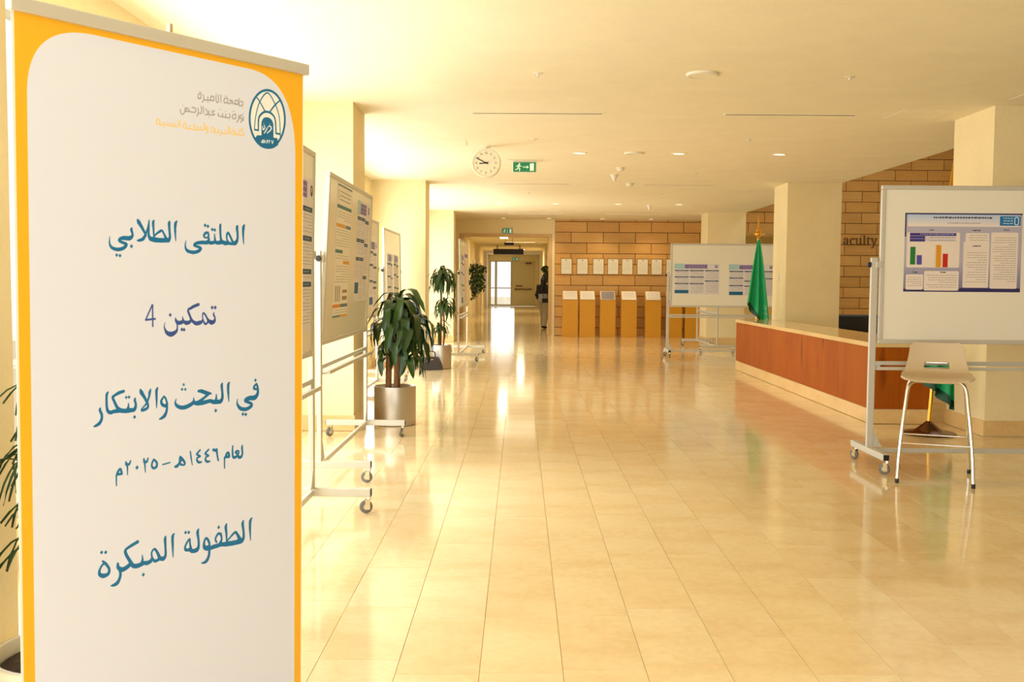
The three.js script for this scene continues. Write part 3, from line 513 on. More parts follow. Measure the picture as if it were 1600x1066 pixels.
// bar chart poster
poster('near', 'landscape poster with green, purple, orange and red chart bars', 3.383 - 3.775, 1.672, 0.905, 0.605, (g, w, h) => {
  const box = (x0, y0, x1, y1, c, r = 8) => { g.fillStyle = c; g.beginPath(); g.roundRect(x0 * w, y0 * h, (x1 - x0) * w, (y1 - y0) * h, r); g.fill(); };
  g.fillStyle = '#b9b4c4'; g.fillRect(0, 0, w, h); g.fillStyle = '#2c2560'; g.fillRect(0, 0, w, h * 0.018); g.fillRect(0, 0, w * 0.012, h * 0.3); g.fillRect(0, h * 0.965, w, h * 0.035); g.fillRect(w * 0.48, h * 0.95, w * 0.52, h * 0.05);
  for (let i = 0; i < 40; i++) { g.fillStyle = `rgba(44,37,96,${i / 90})`; g.fillRect(0, h * (0.6 + i * 0.01), w, h * 0.0101); }
  const lg = g.createLinearGradient(0, h * 0.02, 0, h * 0.16); lg.addColorStop(0, '#bcd0ec'); lg.addColorStop(1, '#f1e4dc'); g.fillStyle = lg; g.fillRect(w * 0.022, h * 0.018, w * 0.962, h * 0.152);
  scribble(g, w * 0.19, h * 0.056, w * 0.55, 1, 1, '#3a3550', 9); scribble(g, w * 0.32, h * 0.125, w * 0.32, 1, 1, '#8a7a86', 4);
  box(0.808, 0.035, 0.985, 0.155, '#1d74b4', 2); scribble(g, w * 0.83, h * 0.06, w * 0.09, 3, h * 0.033, '#cfe6f4', 5); g.strokeStyle = '#eaf4fa'; g.lineWidth = 5; g.beginPath(); g.roundRect(w * 0.935, h * 0.048, w * 0.032, h * 0.095, 9); g.stroke();
  box(0.02, 0.245, 0.472, 0.692, '#efe2d4'); box(0.52, 0.25, 0.722, 0.368, '#efe2d4'); box(0.505, 0.36, 0.725, 0.945, '#efe2d4'); box(0.738, 0.24, 0.97, 0.955, '#efe2d4'); box(0.02, 0.78, 0.168, 0.975, '#efe2d4'); box(0.175, 0.735, 0.472, 0.985, '#efe2d4');
  g.fillStyle = '#3a2f86'; g.fillRect(w * 0.045, h * 0.252, w * 0.395, h * 0.036); g.fillRect(w * 0.045, h * 0.292, w * 0.13, h * 0.032); g.fillRect(w * 0.045, h * 0.328, w * 0.13, h * 0.034); g.fillStyle = '#dcd2d2'; g.fillRect(w * 0.178, h * 0.29, w * 0.262, h * 0.07);
  scribble(g, w * 0.1, h * 0.268, w * 0.32, 1, 1, '#b8b2dc', 5); scribble(g, w * 0.2, h * 0.31, w * 0.23, 2, h * 0.036, '#8c8490', 3);
  const bar = (x, y0, y1, c) => { g.fillStyle = c; g.fillRect(w * x, h * y0, w * 0.044, h * (y1 - y0)); };
  bar(0.052, 0.43, 0.655, '#1f7a36'); bar(0.108, 0.535, 0.655, '#5a4ca8'); bar(0.272, 0.405, 0.688, '#e59a12'); bar(0.33, 0.515, 0.688, '#c9200e');
  for (let i = 0; i < 9; i++) { g.fillStyle = '#a89a90'; g.fillRect(w * 0.258, h * (0.41 + i * 0.032), w * 0.01, 2); }
  for (const [x, y, ww] of [[0.205, 0.215, 0.04], [0.575, 0.215, 0.07], [0.84, 0.208, 0.05], [0.58, 0.415, 0.07], [0.31, 0.75, 0.05], [0.075, 0.752, 0.04]]) scribble(g, w * x, h * y, w * ww, 1, 1, '#3a3440', 6);
  scribble(g, w * 0.54, h * 0.28, w * 0.165, 3, h * 0.03); scribble(g, w * 0.525, h * 0.5, w * 0.18, 13, h * 0.031); scribble(g, w * 0.75, h * 0.31, w * 0.205, 20, h * 0.029); scribble(g, w * 0.19, h * 0.79, w * 0.265, 6, h * 0.03); scribble(g, w * 0.03, h * 0.82, w * 0.125, 5, h * 0.026);
});
// ---------- roll-up banner ----------
// lettering of the banner as pen strokes in millimetres on the sheet: x, y from the top, pen width
const STROKES = [[[646,456,2.5,642,464,8,641,482,6.2,643,510,1.9],[623,460,2.4,620,465,7.9,622,483,6.1,621,498,6.7,615,507,10.4,607,510,6.7],[608,510,7.3,600,495,5.4,591,481,5.4,586,486,4.8,586,498,4.2,593,509,6.6,608,510,6.7],[593,508,7.8,580,509,10.2,568,505,8.4],[566,458,1.8,564,464,6.5,565,491,5.4,567,501,7.2],[567,507,9.5,555,509,8.9,547,507,6.5],[545,485,1.8,546,494,4.1,547,505,7.1],[545,508,7.1,534,510,8.2,524,508,7.6],[526,492,5.3,524,483,4.7,516,485,5.8,511,492,5.2,516,497,3.5,525,496,4.1,527,502,5.9,521,509,8.2],[521,510,8.2,505,510,8.7,489,512,6.9,481,516,5.2,481,519,4.6,489,521,5.8,499,524,6.4,500,528,7.5,492,534,7.5,477,537,8,461,534,7.4,454,527,5.1,453,516,2.8,455,507,1.4],[515,464,7.6],[524,466,7.6],[538,474,7.7],[546,475,7.7],[428,457,2.2,423,465,7.3,422,484,5.6,424,509,1.7],[406,459,2.2,404,465,7.2,405,484,5.5,406,500,6.1,401,508,10,392,508,7.7],[395,504,7.2,389,493,4.4,383,484,4.4,377,486,5.5,365,494,3.8,358,502,3.3],[395,508,9.9,377,509,10.4,359,508,10.9,349,506,9.2],[360,459,2.2,357,465,6.5,358,481,4.9,359,502,3.3],[312,459,2.1,316,466,9,325,479,6.9,334,494,4.8,337,500,2.7],[345,459,1.6,342,477,3.8,336,494,4.8,328,507,7.5,318,511,5.9,311,512,2.1],[349,506,9.2,344,497,5.4,345,474,3.2,346,459,1.6],[297,481,2.1,295,486,6.3,298,495,4.7,297,502,6.3,290,507,9.5,277,507,8.9,265,509,6.8,261,514,5.2,269,518,5.7,279,521,6.3,280,525,6.8,273,532,7.3,258,536,7.8,243,533,6.7,236,525,4.6,235,514,2.6,236,505,1],[295,527,7.4],[254,550,6.7],[263,551,6.8],[684,892,7.8],[688,902,4.3,680,909,5.7,679,915,5.7,688,918,5],[688,902,4.3,692,914,6.4,692,930,7.9,682,941,12.1,664,941,11.3,652,943,8.5,648,948,6.3,660,953,7.1,670,958,7.1,668,965,8.5,652,971,9.2,633,968,9.1,622,957,6.3,620,948,3.5,622,940,1.4],[640,984,8.4],[650,986,8.5],[594,891,2.7,590,898,7.5,590,919,6.2,592,944,2.1],[571,892,2.7,568,898,7.5,570,917,6.1,570,932,7.5,564,941,10.2,553,941,8.8],[550,920,2,550,931,5.4,548,939,9.4],[548,965,8.1],[563,942,9.5,542,941,10.1,529,937,8.7,506,940,9.9,488,940,9.8],[492,907,5.2,502,908,8.6,517,914,9.3,532,917,4.7],[524,918,6.7,510,927,6,497,935,8.6,486,939,9.8,477,936,8.5],[477,923,1.3,477,932,5.2,472,939,9.1,453,946,9.7,437,946,9,425,940,7.6,420,932,4.4,423,922,1.6],[446,886,6.4],[441,898,6.4],[451,899,6.4],[386,912,3.8,378,923,5.6,381,933,6.9,391,937,7.5,395,932,5,391,918,4.4,386,912,3.8],[395,931,5.7,394,949,5.7,388,962,8.1,379,968,6.2,372,970,2.5],[368,888,2.5,364,895,6.8,364,914,5.6,364,940,1.9],[317,888,2.4,320,896,9.1,329,910,6.7,337,925,6.1,339,935,4.9,332,940,6.7,322,942,6.1,321,938,2.4,334,926,4.3,342,909,4.9,344,898,6.7,347,890,2.5],[303,909,2.4,301,914,5.4,304,926,5.4,301,936,7.8,295,939,9,284,937,7.8],[283,920,1.8,283,928,4.2,281,935,7.1],[277,905,6.5],[285,905,6.6],[300,957,7.2],[295,939,8.4,275,939,9.5,261,936,9.4,252,928,7,244,912,5.8,240,902,5.8,244,898,5.3,257,892,7.1,270,889,6.5],[262,937,8.9,244,937,8.2,233,939,7.6,227,935,7,224,927,5.8,223,907,5.2,224,893,5.8,228,887,2.3],[207,925,2.3,205,930,5.7,210,942,5.8,209,954,6.3,203,963,7.5,195,967,5.7,188,969,1.7],[638,1072,2.9,637,1079,5.8,638,1095,4.9,634,1104,6.9,626,1104,7.5,620,1094,4.6,615,1088,5.7,623,1086,4.6,626,1091,4,620,1099,5.2,612,1103,6.9,606,1100,5.7,604,1085,4.8,605,1070,4],[593,1097,6.2,590,1087,6.2,584,1089,5.6,582,1097,5.6,592,1098,6.2,579,1098,5.6,577,1105,3.9,577,1128,3.4],[540,1072,6.6,549,1075,6.7,551,1072,5],[551,1075,5.6,553,1089,4.7,556,1103,4.5],[525,1069,3.8,516,1076,4.9,514,1080,4.4,524,1086,4.4,516,1089,3.8,514,1096,4.9,520,1102,5.5,528,1102,3.9],[497,1067,3.8,488,1075,4.9,487,1078,4.3,497,1084,4.3,488,1087,3.8,487,1094,4.9,493,1100,5.4,501,1100,3.8],[466,1067,3.2,468,1082,3.8,472,1104,2.2],[434,1076,3.7,441,1084,5.8,448,1094,4.8,447,1100,3.7,437,1098,4.8,433,1092,4.8,438,1087,3.7],[433,1080,4.7,432,1092,4.8,425,1100,7.4,418,1101,4.2],[381,1090,3.1,403,1088,3.1],[355,1073,4.1,363,1082,5.1,363,1092,5.6,355,1096,5.1,349,1090,4.6,350,1081,4.1,355,1073,4.1],[326,1067,3.5,327,1075,5.5,334,1076,5,338,1067,3],[328,1074,5,329,1087,3.5,330,1103,2],[306,1087,8],[275,1068,3.4,276,1075,5.4,284,1075,4.9,288,1067,3],[278,1074,4.9,279,1087,3.4,279,1102,2],[263,1094,4.9,259,1084,4.9,253,1089,4.9,251,1095,4.9,263,1097,4.9,250,1097,4.4,248,1102,3.4,248,1124,2.9],[672,1285,2.8,666,1293,8.3,665,1316,6.9,667,1349,2.1],[642,1287,2.7,639,1296,8.2,642,1318,6.2,642,1336,8.2,634,1344,12.3,621,1342,10.2],[631,1342,11.6,621,1323,6.8,614,1315,6.1,605,1319,5.4,592,1329,4,584,1335,4],[631,1345,10.9,606,1344,12.2,581,1342,11.4,562,1339,9.3],[584,1285,2.7,581,1294,8,583,1312,6,584,1334,4],[564,1310,6,555,1308,5.9,546,1320,4.6,550,1330,4.6],[564,1310,6,567,1324,4.6,561,1338,9.9],[557,1290,7.9],[562,1340,9.9,541,1341,10.5,523,1342,10.4,511,1337,9.7,509,1323,5.8,515,1312,5.2,523,1320,5.9,526,1334,5.9,516,1338,8.4],[526,1341,6.5,525,1360,7.2,518,1374,8.5,509,1378,6.5,500,1377,1.9],[492,1282,2.6,488,1290,7.7,491,1312,5.8,491,1329,7.1,485,1338,10.9,471,1338,9.5,462,1331,7.6],[464,1333,7,450,1330,6.9,450,1318,5,462,1304,5.1,464,1318,4.4,467,1333,7.6],[450,1283,7.5],[460,1285,7.6],[415,1279,2.5,410,1286,7.4,410,1309,6.2,411,1342,1.9],[389,1281,2.4,387,1289,7.3,388,1311,5.5,388,1331,6.7,381,1339,10.4,369,1335,8.5],[371,1336,8.5,363,1318,6.1,355,1308,4.8,347,1315,4.2,348,1328,4.2,356,1340,6.6,368,1338,7.3],[348,1329,4.2,344,1337,9,333,1340,9.6,323,1337,7.7],[319,1316,1.8,320,1327,4.7,318,1337,8.9],[322,1368,7.7],[320,1339,9.5,304,1341,10.6,292,1337,9.4,283,1322,7.6,275,1308,7,271,1297,7,274,1291,5.8,288,1285,7,306,1279,7.7],[287,1331,8.8,275,1338,9.9,262,1341,10.4,251,1333,8,250,1323,5.2],[254,1335,7.5,257,1349,6.3,255,1361,6.9,248,1372,8.6,239,1375,6.9,230,1375,1.7],[208,1307,3.4,217,1316,6.2,226,1331,5.7,223,1343,7.4,210,1345,9.6,200,1338,7.3,201,1326,5,210,1315,4.5,217,1316,4.5],[206,1285,7.3],[217,1287,7.3]],[[353,674,3.7,334,711,3.3],[334,712,4.5,361,710,4.6],[354,675,3.7,354,729,3.7],[543,697,1.7,542,703,5,546,712,4,544,721,8.3,535,724,11.6,526,720,8.3],[537,684,8.6],[547,684,8.7],[526,720,8.3,521,713,4.6,515,703,4.3,509,698,3.9,506,703,3.3,507,714,2.6,512,725,4.9,517,728,4.3,523,722,5],[506,714,2.6,504,721,5.9,496,724,10.4,485,725,9.7,476,720,7.1,470,713,5.8,465,702,5.5,461,693,5.5,462,687,4.8,468,685,6.4,478,680,7.4,493,675,7.5],[471,714,5.8,465,721,8,456,723,10.3,448,720,7,444,712,3.8,444,706,1],[445,718,6.4,440,721,9.5,431,722,9.5,424,718,6.3,422,712,3.8,422,709,1.3],[424,716,6.3,427,727,3.5,427,737,3.8,424,744,7,414,750,11,406,751,11.9,396,747,8.7,390,738,4.4,388,730,2.5,390,720,0.9],[406,701,8.1],[441,740,8],[448,741,8]],[[632,121,3.3,639,120,3.3,639,130,3.3,629,133,3.3,628,131,3.3],[639,137,3.3],[627,113,3.3,628,131,3.3],[623,130,3.3,616,129,3.3,614,121,3.3,622,120,3.3,623,130,3.3,611,130,3.3],[611,130,3.3,607,130,3.3,601,122,3.3,596,124,3.2,606,124,3.3,597,131,3.2,589,131,3.2,589,119,3.2,579,121,3.2,577,129,3.2,580,132,3.2,589,129,3.2],[580,114,3.2],[585,114,3.2],[567,113,3.2,567,132,3.2],[558,114,3.2,559,132,3.2,552,133,3.2,551,116,3.2],[551,110,3.2],[543,131,3.2,544,122,3.2,536,121,3.2,534,131,3.2,543,132,3.2],[534,132,3.2,515,134,3.1,512,132,3.1],[525,124,3.1,525,133,3.1],[523,138,3.1],[528,138,3.1],[511,121,3.1,512,133,3.1,507,141,3.1],[502,132,3.1,503,119,3.1,496,122,3.1,494,130,3.1,496,133,3.1,503,131,3.1],[498,115,3.1],[503,115,3.1],[641,161,3.3,642,170,3.3,637,170,3.3],[641,153,3.3],[638,157,3.3,632,159,3.3,630,166,3.3,637,166,3.3,637,171,3.3,632,177,3.3],[626,159,3.3,626,169,3.3,619,178,3.3],[615,157,3.3,616,168,3.3,606,170,3.3,605,162,3.3,615,157,3.3],[607,151,3.3],[612,150,3.3],[595,159,3.2,596,169,3.2,583,170,3.2,583,161,3.2],[583,170,3.2,573,170,3.2,573,162,3.2],[573,170,3.2,559,169,3.2,558,163,3.2],[594,176,3.2],[583,154,3.2],[561,152,3.2],[568,152,3.2],[546,158,3.2,539,160,3.2,540,164,3.2,546,168,3.2,538,170,3.2,529,170,3.2,529,160,3.2],[529,170,3.2,516,172,3.1],[518,157,3.1,524,164,3.1,523,171,3.1],[529,177,3.2],[510,152,3.1,511,169,3.1],[504,152,3.1,504,170,3.1,495,170,3.1],[494,158,3.1,494,172,3.1,490,179,3.1],[475,159,3.1,486,160,3.1,485,170,3.1,473,171,3.1,467,170,3.1,463,163,3.1,457,165,3.1,459,171,3.1,467,170,3.1],[459,171,3.1,453,172,3],[454,162,3,453,172,3,449,179,3,442,180,3,439,169,3],[447,158,3]],[[639,192,3.9,633,199,3.9,642,205,3.9,641,212,3.9,615,212,3.9],[628,196,3.9,628,212,3.9],[616,205,3.9,616,212,3.9,602,212,3.8,604,203,3.8,611,203,3.9,611,211,3.9],[605,197,3.8],[609,197,3.8],[595,194,3.8,596,213,3.8],[590,194,3.8,590,212,3.8,568,214,3.8],[581,204,3.8,581,213,3.8],[569,206,3.8,568,214,3.8,563,220,3.8],[558,205,3.8,558,214,3.8,537,214,3.7,536,204,3.7,544,204,3.7,543,213,3.7],[548,206,3.7,548,214,3.7],[540,199,3.7],[524,203,3.7,519,205,3.7,520,210,3.7,525,209,3.7,524,216,3.7,520,221,3.7],[515,195,3.7,515,213,3.7],[510,195,3.7,510,213,3.7,451,215,3.6,450,205,3.6,457,205,3.6,456,215,3.6],[502,205,3.7,502,213,3.7],[494,205,3.7,494,214,3.7],[485,213,3.6,479,205,3.6,486,204,3.6,485,213,3.6],[469,206,3.6,469,214,3.6],[452,199,3.6],[438,197,3.6,438,214,3.6],[432,197,3.6,432,214,3.6,394,215,3.5],[424,206,3.5,424,214,3.5],[417,207,3.5,417,214,3.5],[409,207,3.5,409,215,3.5],[401,207,3.5,401,215,3.5],[409,198,3.5],[391,208,3.5,391,215,3.5,389,221,3.5],[384,208,3.5,384,216,3.5,369,215,3.5,370,205,3.5,377,204,3.5,377,215,3.5],[372,198,3.5]],[[680,191,2.7,684,157,2.7,698,113,3.1,726,83,3.6,754,111,3.2,769,146,2.8,773,200,2.8],[686,99,3.6,700,113,3.6,717,135,3.6],[769,99,3.7,752,114,4.1,735,134,4.1],[694,189,4,695,159,4.9,705,144,5.4,721,136,5.9,741,139,5.5,754,154,4.6,757,192,4.2],[681,191,4.5,694,191,4.5],[757,192,4.6,772,192,4.6]],[[709,178,2.3,711,187,4.1,717,180,3.2,714,174,2.3],[713,170,2.7],[727,178,2.3,721,188,3.6,714,197,2.3],[730,175,3.2,739,176,3.7,738,184,3.7,725,195,2.7],[735,169,3.2],[705,222,2.7,711,216,3.2,714,222,3.2,705,223,2.7],[717,215,2.3,718,223,2.3],[727,214,2.3,723,218,2.3,727,218,2.3,723,223,2.3],[731,215,2.3,736,215,2.3,732,217,2.3,732,223,1.8],[741,214,2.3,744,222,2.3,747,213,2.3]]];
{
  const W = 0.859, L = 2.0297, H0 = 0.085, yaw = 0.9459, lean = 0.0124;
  const t = thing('roll_up_banner', 'tall white roll-up banner with yellow border and blue Arabic lettering', 'banner', [-1.158 + (Math.cos(yaw) * W) / 2, 0, -2.295 - (Math.sin(yaw) * W) / 2], yaw);
  const h = L - H0;
  const tex = canvasTexture(Math.round(W * 1400), Math.round(h * 1000) > 2048 ? 2048 : Math.round(h * 1000), (g, w, hh) => {
    g.scale(w / (W * 1000), hh / (h * 1000));
    g.fillStyle = '#f6f1e6'; g.fillRect(0, 0, 900, 2100); g.fillStyle = '#fbba22'; g.fillRect(6, 0, 850, 2100);
    g.fillStyle = '#e5ebfd'; g.beginPath(); g.moveTo(33, 2100); g.lineTo(33, 190); g.bezierCurveTo(34, 90, 80, 27, 200, 27); g.lineTo(660, 27); g.bezierCurveTo(770, 27, 828, 100, 829, 250); g.lineTo(832, 2100); g.fill();
    const pen = (list, colour, bold = 1) => {
      g.fillStyle = colour; g.strokeStyle = colour;
      for (const s of list) {
        const p = []; for (let i = 0; i < s.length; i += 3) p.push([s[i], s[i + 1], s[i + 2] * bold]);
        if (p.length === 1) { const [x, y, r] = p[0]; g.beginPath(); g.moveTo(x, y - r * 0.62); g.lineTo(x + r * 0.55, y); g.lineTo(x, y + r * 0.62); g.lineTo(x - r * 0.55, y); g.fill(); continue; }
        const cr = (a, b, c, d, u) => 0.5 * (2 * b + (c - a) * u + (2 * a - 5 * b + 4 * c - d) * u * u + (3 * b - a - 3 * c + d) * u * u * u);
        let last = null;
        for (let i = 0; i < p.length - 1; i++) {
          const a = p[Math.max(0, i - 1)], b = p[i], c = p[i + 1], d = p[Math.min(p.length - 1, i + 2)];
          for (let k = 0; k <= 8; k++) {
            const u = k / 8, x = cr(a[0], b[0], c[0], d[0], u), y = cr(a[1], b[1], c[1], d[1], u), r = Math.max(0.6, (b[2] + (c[2] - b[2]) * u) / 2);
            g.beginPath(); g.arc(x, y, r, 0, 7); g.fill();
            if (last) { const dx = x - last[0], dy = y - last[1], q = Math.hypot(dx, dy) || 1, nx = -dy / q, ny = dx / q; g.beginPath(); g.moveTo(last[0] + nx * last[2], last[1] + ny * last[2]); g.lineTo(x + nx * r, y + ny * r); g.lineTo(x - nx * r, y - ny * r); g.lineTo(last[0] - nx * last[2], last[1] - ny * last[2]); g.fill(); }
            last = [x, y, r];
          }
        }
      }
    };
    pen(STROKES[0], '#0a72a8', 1.14); pen(STROKES[1], '#34559f', 1.08); pen(STROKES[2], '#a8a6aa', 0.9); pen(STROKES[3], '#f6d898', 0.9);
    // round university emblem with arches
    g.save(); g.translate(726.5, 155.5); g.transform(1, -0.1, 0, 1, 0, 0); g.beginPath(); g.ellipse(0, 0, 63, 80, 0, 0, 7); g.fillStyle = '#fdfbf8'; g.fill(); g.lineWidth = 6.5; g.strokeStyle = '#0f6fa0'; g.stroke();
    g.save(); g.clip(); g.restore(); g.restore();
    pen(STROKES[4], '#0f6fa0');
    g.save(); g.beginPath(); g.ellipse(726.5, 155.5, 66, 83, 0, 0, 7); g.clip(); g.fillStyle = '#0f6fa0'; g.beginPath(); g.moveTo(680, 250); g.lineTo(684, 212); g.lineTo(690, 205); g.lineTo(705, 204); g.lineTo(704.6, 170); g.quadraticCurveTo(708, 151, 726, 151); g.quadraticCurveTo(745, 151, 747.5, 170); g.lineTo(748, 205); g.lineTo(762, 205); g.lineTo(764, 216); g.lineTo(776, 250); g.fill(); g.restore();
    pen(STROKES[5], '#f2f7fa');
  });
  const tilted = (m) => { m.position.y = H0; m.rotation.x = lean; return m; };
  const sheet = new THREE.BoxGeometry(W, h, 0.0012).translate(0, h / 2, 0);
  const back = std({ color: srgb(226, 222, 214), roughness: 0.6 });
  const print = tilted(part('print', sheet, [back, back, back, back, phys({ map: tex, roughness: 0.5, clearcoat: 0.1, clearcoatRoughness: 0.4 }), back], t));
  tilted(part('top_rail', [RB(W + 0.022, 0.032, 0.026, 0.002, h + 0.004, 0.001, 0.005)], M.stand, t));
  tilted(part('support_pole', [CY(0.008, 0.008, h + 0.05, 0, h / 2 + 0.025, -0.03, 14), B(0.02, 0.02, 0.03, 0, h + 0.0, -0.02)], M.chrome, t));
  part('base', [RB(W + 0.04, 0.085, 0.1, 0, 0.0475, -0.02, 0.02)], M.stand, t);
  for (const s of [-1, 1]) part('foot', RB(0.05, 0.012, 0.34, s * W * 0.32, 0.008, -0.02, 0.005), M.stand, t);
}

// ---------- reception desk ----------
function rebase(g, x, z) { for (const c of g.children) { c.position.x -= x; c.position.z -= z; } g.position.set(x, 0, z); }
{
  const t = thing('reception_desk', 'long orange veneer reception desk with pale stone counter and base', 'desk');
  const x0 = 3.578, z0 = -16.7, z1 = -10.27;
  part('stone_base', [RB(0.61, 0.15, z1 - z0, x0 + 0.305, 0.078, (z0 + z1) / 2, 0.006)], M.stone, t);
  part('carcass', BB(x0 + 0.02, 4.19, 0.153, 0.785, z0, z1 - 0.02), M.wall, t);
  const n = 6, step = (z1 - z0) / n;
  for (let k = 0; k < n; k++) part('front_panel', shiftUv(BB(x0 + 0.002, x0 + 0.02, 0.156, 0.783, z0 + k * step + 0.001, z0 + (k + 1) * step - 0.001), k * 0.37, 0.1 * k), M.veneer, t);
  for (let k = 0; k < 2; k++) part('end_panel', shiftUv(BB(x0 + 0.002 + k * 0.3, x0 + 0.3 + k * 0.308, 0.156, 0.783, z1 - 0.02, z1 - 0.002), k * 0.83, 0.3), M.veneer, t);
  part('counter_top', RB(0.71, 0.048, z1 - z0 + 0.02, x0 - 0.012 + 0.355, 0.809, (z0 + z1) / 2, 0.005), M.counter, t);
  rebase(t, 3.9, (z0 + z1) / 2);
}
{ // black sofa in the side hall, seen past the desk
  const t = thing('black_sofa', 'low black leather sofa in the side hall behind the desk', 'sofa', [7.3, 0, -20.7]);
  part('base', RB(2.1, 0.2, 0.8, 0, 0.2, 0, 0.03), M.leather, t);
  part('backrest', RB(2.1, 0.5, 0.2, 0, 0.55, -0.3, 0.05, 3), M.leather, t);
  for (const s of [-1, 1]) { part('armrest', RB(0.2, 0.36, 0.8, s * 0.95, 0.4, 0, 0.05, 3), M.leather, t); part('seat_cushion', RB(0.83, 0.14, 0.58, s * 0.42, 0.36, 0.1, 0.04, 3), M.leather, t); for (const q of [-1, 1]) part('leg', CY(0.02, 0.015, 0.1, s * 0.95, 0.052, q * 0.33, 12), M.chrome, t); }
}
{
  const t = thing('wall_switch', 'small white switch plate on the far desk column', 'switch', [4.384, 1.53, -17.17], -Math.PI / 2);
  part('plate', RB(0.09, 0.14, 0.01, 0, 0, 0.005, 0.004), M.plastic, t); part('rocker', RB(0.04, 0.07, 0.006, 0, 0, 0.012, 0.002), M.white, t);
}
// raised lettering on the panelled wall
{
  const font = await new FontLoader().loadAsync('fonts/droid/droid_serif_regular.typeface.json');
  const t = thing('wall_lettering', 'dark raised letters on the panelled wall past the desk column', 'lettering', [8.56, 2.475, ZB + 0.001]);
  let x = 0; const mt = std({ color: srgb(112, 84, 48), roughness: 0.4, metalness: 0.6 });
  for (const c of 'aculty') { const g = new TextGeometry(c, { font, size: 0.24, depth: 0.03, curveSegments: 6, bevelEnabled: false }); g.computeBoundingBox(); const w = g.boundingBox.max.x; part('letter', g.scale(0.92, 1, 1).translate(x, 0, 0), mt, t); x += w * 0.92 + 0.012; }
}

// ---------- bar stool ----------
function gridSolid(nu, nv, pos, thick, keep = () => true) {
  const P = [], top = [], bot = [], e = 1e-3, idx = [];
  for (let j = 0; j <= nv; j++) for (let i = 0; i <= nu; i++) {
    const u = i / nu, v = j / nv, p = pos(u, v), a = pos(Math.min(1, u + e), v).sub(pos(Math.max(0, u - e), v)), b = pos(u, Math.min(1, v + e)).sub(pos(u, Math.max(0, v - e))), n = b.cross(a).normalize();
    top.push(P.length / 3); P.push(p.x + n.x * thick / 2, p.y + n.y * thick / 2, p.z + n.z * thick / 2); bot.push(P.length / 3); P.push(p.x - n.x * thick / 2, p.y - n.y * thick / 2, p.z - n.z * thick / 2);
  }
  const at = (i, j) => j * (nu + 1) + i, K = (i, j) => i >= 0 && j >= 0 && i < nu && j < nv && keep(i, j);
  const quad = (a, b, c, d) => idx.push(a, b, c, a, c, d);
  for (let j = 0; j < nv; j++) for (let i = 0; i < nu; i++) {
    if (!K(i, j)) continue;
    const a = at(i, j), b = at(i + 1, j), c = at(i + 1, j + 1), d = at(i, j + 1);
    quad(top[a], top[d], top[c], top[b]); quad(bot[a], bot[b], bot[c], bot[d]);
    if (!K(i - 1, j)) quad(top[a], bot[a], bot[d], top[d]); if (!K(i + 1, j)) quad(top[b], top[c], bot[c], bot[b]); if (!K(i, j - 1)) quad(top[a], top[b], bot[b], bot[a]); if (!K(i, j + 1)) quad(top[d], bot[d], bot[c], top[c]);
  }
  const g = new THREE.BufferGeometry(); g.setAttribute('position', new THREE.Float32BufferAttribute(P, 3)); g.setIndex(idx); g.computeVertexNormals();
  const out = toCreasedNormals(g, 0.7); return metre(out);
}
{
  const t = thing('bar_stool', 'beige moulded bar stool with chrome legs beside the bar chart whiteboard', 'stool', [3.055, 0, -7.385], -0.37);
  const curve = new THREE.CatmullRomCurve3([V(0, 0.728, 0.235), V(0, 0.742, 0.2), V(0, 0.744, 0.1), V(0, 0.738, 0), V(0, 0.742, -0.1), V(0, 0.77, -0.185), V(0, 0.83, -0.222), V(0, 0.9, -0.238), V(0, 0.985, -0.252)]);
  const shell = gridSolid(24, 36, (u, v) => {
    const p = curve.getPointAt(Math.min(1, Math.max(0, v))), s = u * 2 - 1, corner = v < 0.08 ? Math.sqrt(Math.max(0, 1 - ((0.08 - v) / 0.08) ** 2 * 0.25)) : v > 0.92 ? Math.sqrt(Math.max(0, 1 - ((v - 0.92) / 0.08) ** 2 * 0.3)) : 1;
    const half = (0.245 - 0.055 * THREE.MathUtils.smoothstep(v, 0.45, 0.95)) * corner; return V(s * half, p.y + 0.018 * s * s * (v < 0.6 ? 1 : 0.3), p.z + (v > 0.6 ? 0.02 * s * s : 0));
  }, 0.014, (i, j) => !(i >= 7 && i < 17 && j >= 25 && j < 28));
  part('seat_shell', shell, std({ color: srgb(206, 182, 142), roughness: 0.42, side: THREE.DoubleSide }), t);
  part('grip', RB(0.15, 0.02, 0.012, 0, 0.842, -0.236, 0.004), M.chrome, t);
  const feet = [[-0.25, 0.29], [0.25, 0.29], [0.25, -0.31], [-0.25, -0.31]];
  const tops = [[-0.185, 0.17], [0.185, 0.17], [0.185, -0.13], [-0.185, -0.13]];
  feet.forEach(([fx, fz], i) => {
    const [tx, tz] = tops[i], l = part('leg', tube([V(fx, 0.015, fz), V(fx * 0.86 + tx * 0.14, 0.2, fz * 0.86 + tz * 0.14), V(fx * 0.4 + tx * 0.6, 0.52, fz * 0.4 + tz * 0.6), V(tx, 0.695, tz), V(tx * 0.85, 0.722, tz * 0.9), V(tx * 0.45, 0.726, tz * 0.8)], 0.0115, 40, 10), M.chrome, t);
    part('rubber_tip', CY(0.014, 0.014, 0.03, fx, 0.017, fz, 12), M.black, l);
  });
  const k = 0.62, yF = 0.285, ring = feet.map(([fx, fz], i) => V(fx + (tops[i][0] - fx) * 0.36, yF, fz + (tops[i][1] - fz) * 0.36));
  part('footrest', ring.map((p, i) => { const q = ring[(i + 1) % 4]; return tube([p, p.clone().lerp(q, 0.5), q], 0.006, 6, 8); }), M.chrome, t);
  part('seat_bracket', [B(0.34, 0.008, 0.04, 0, 0.728, 0.13), B(0.34, 0.008, 0.04, 0, 0.728, -0.1)], M.chrome, t);
}

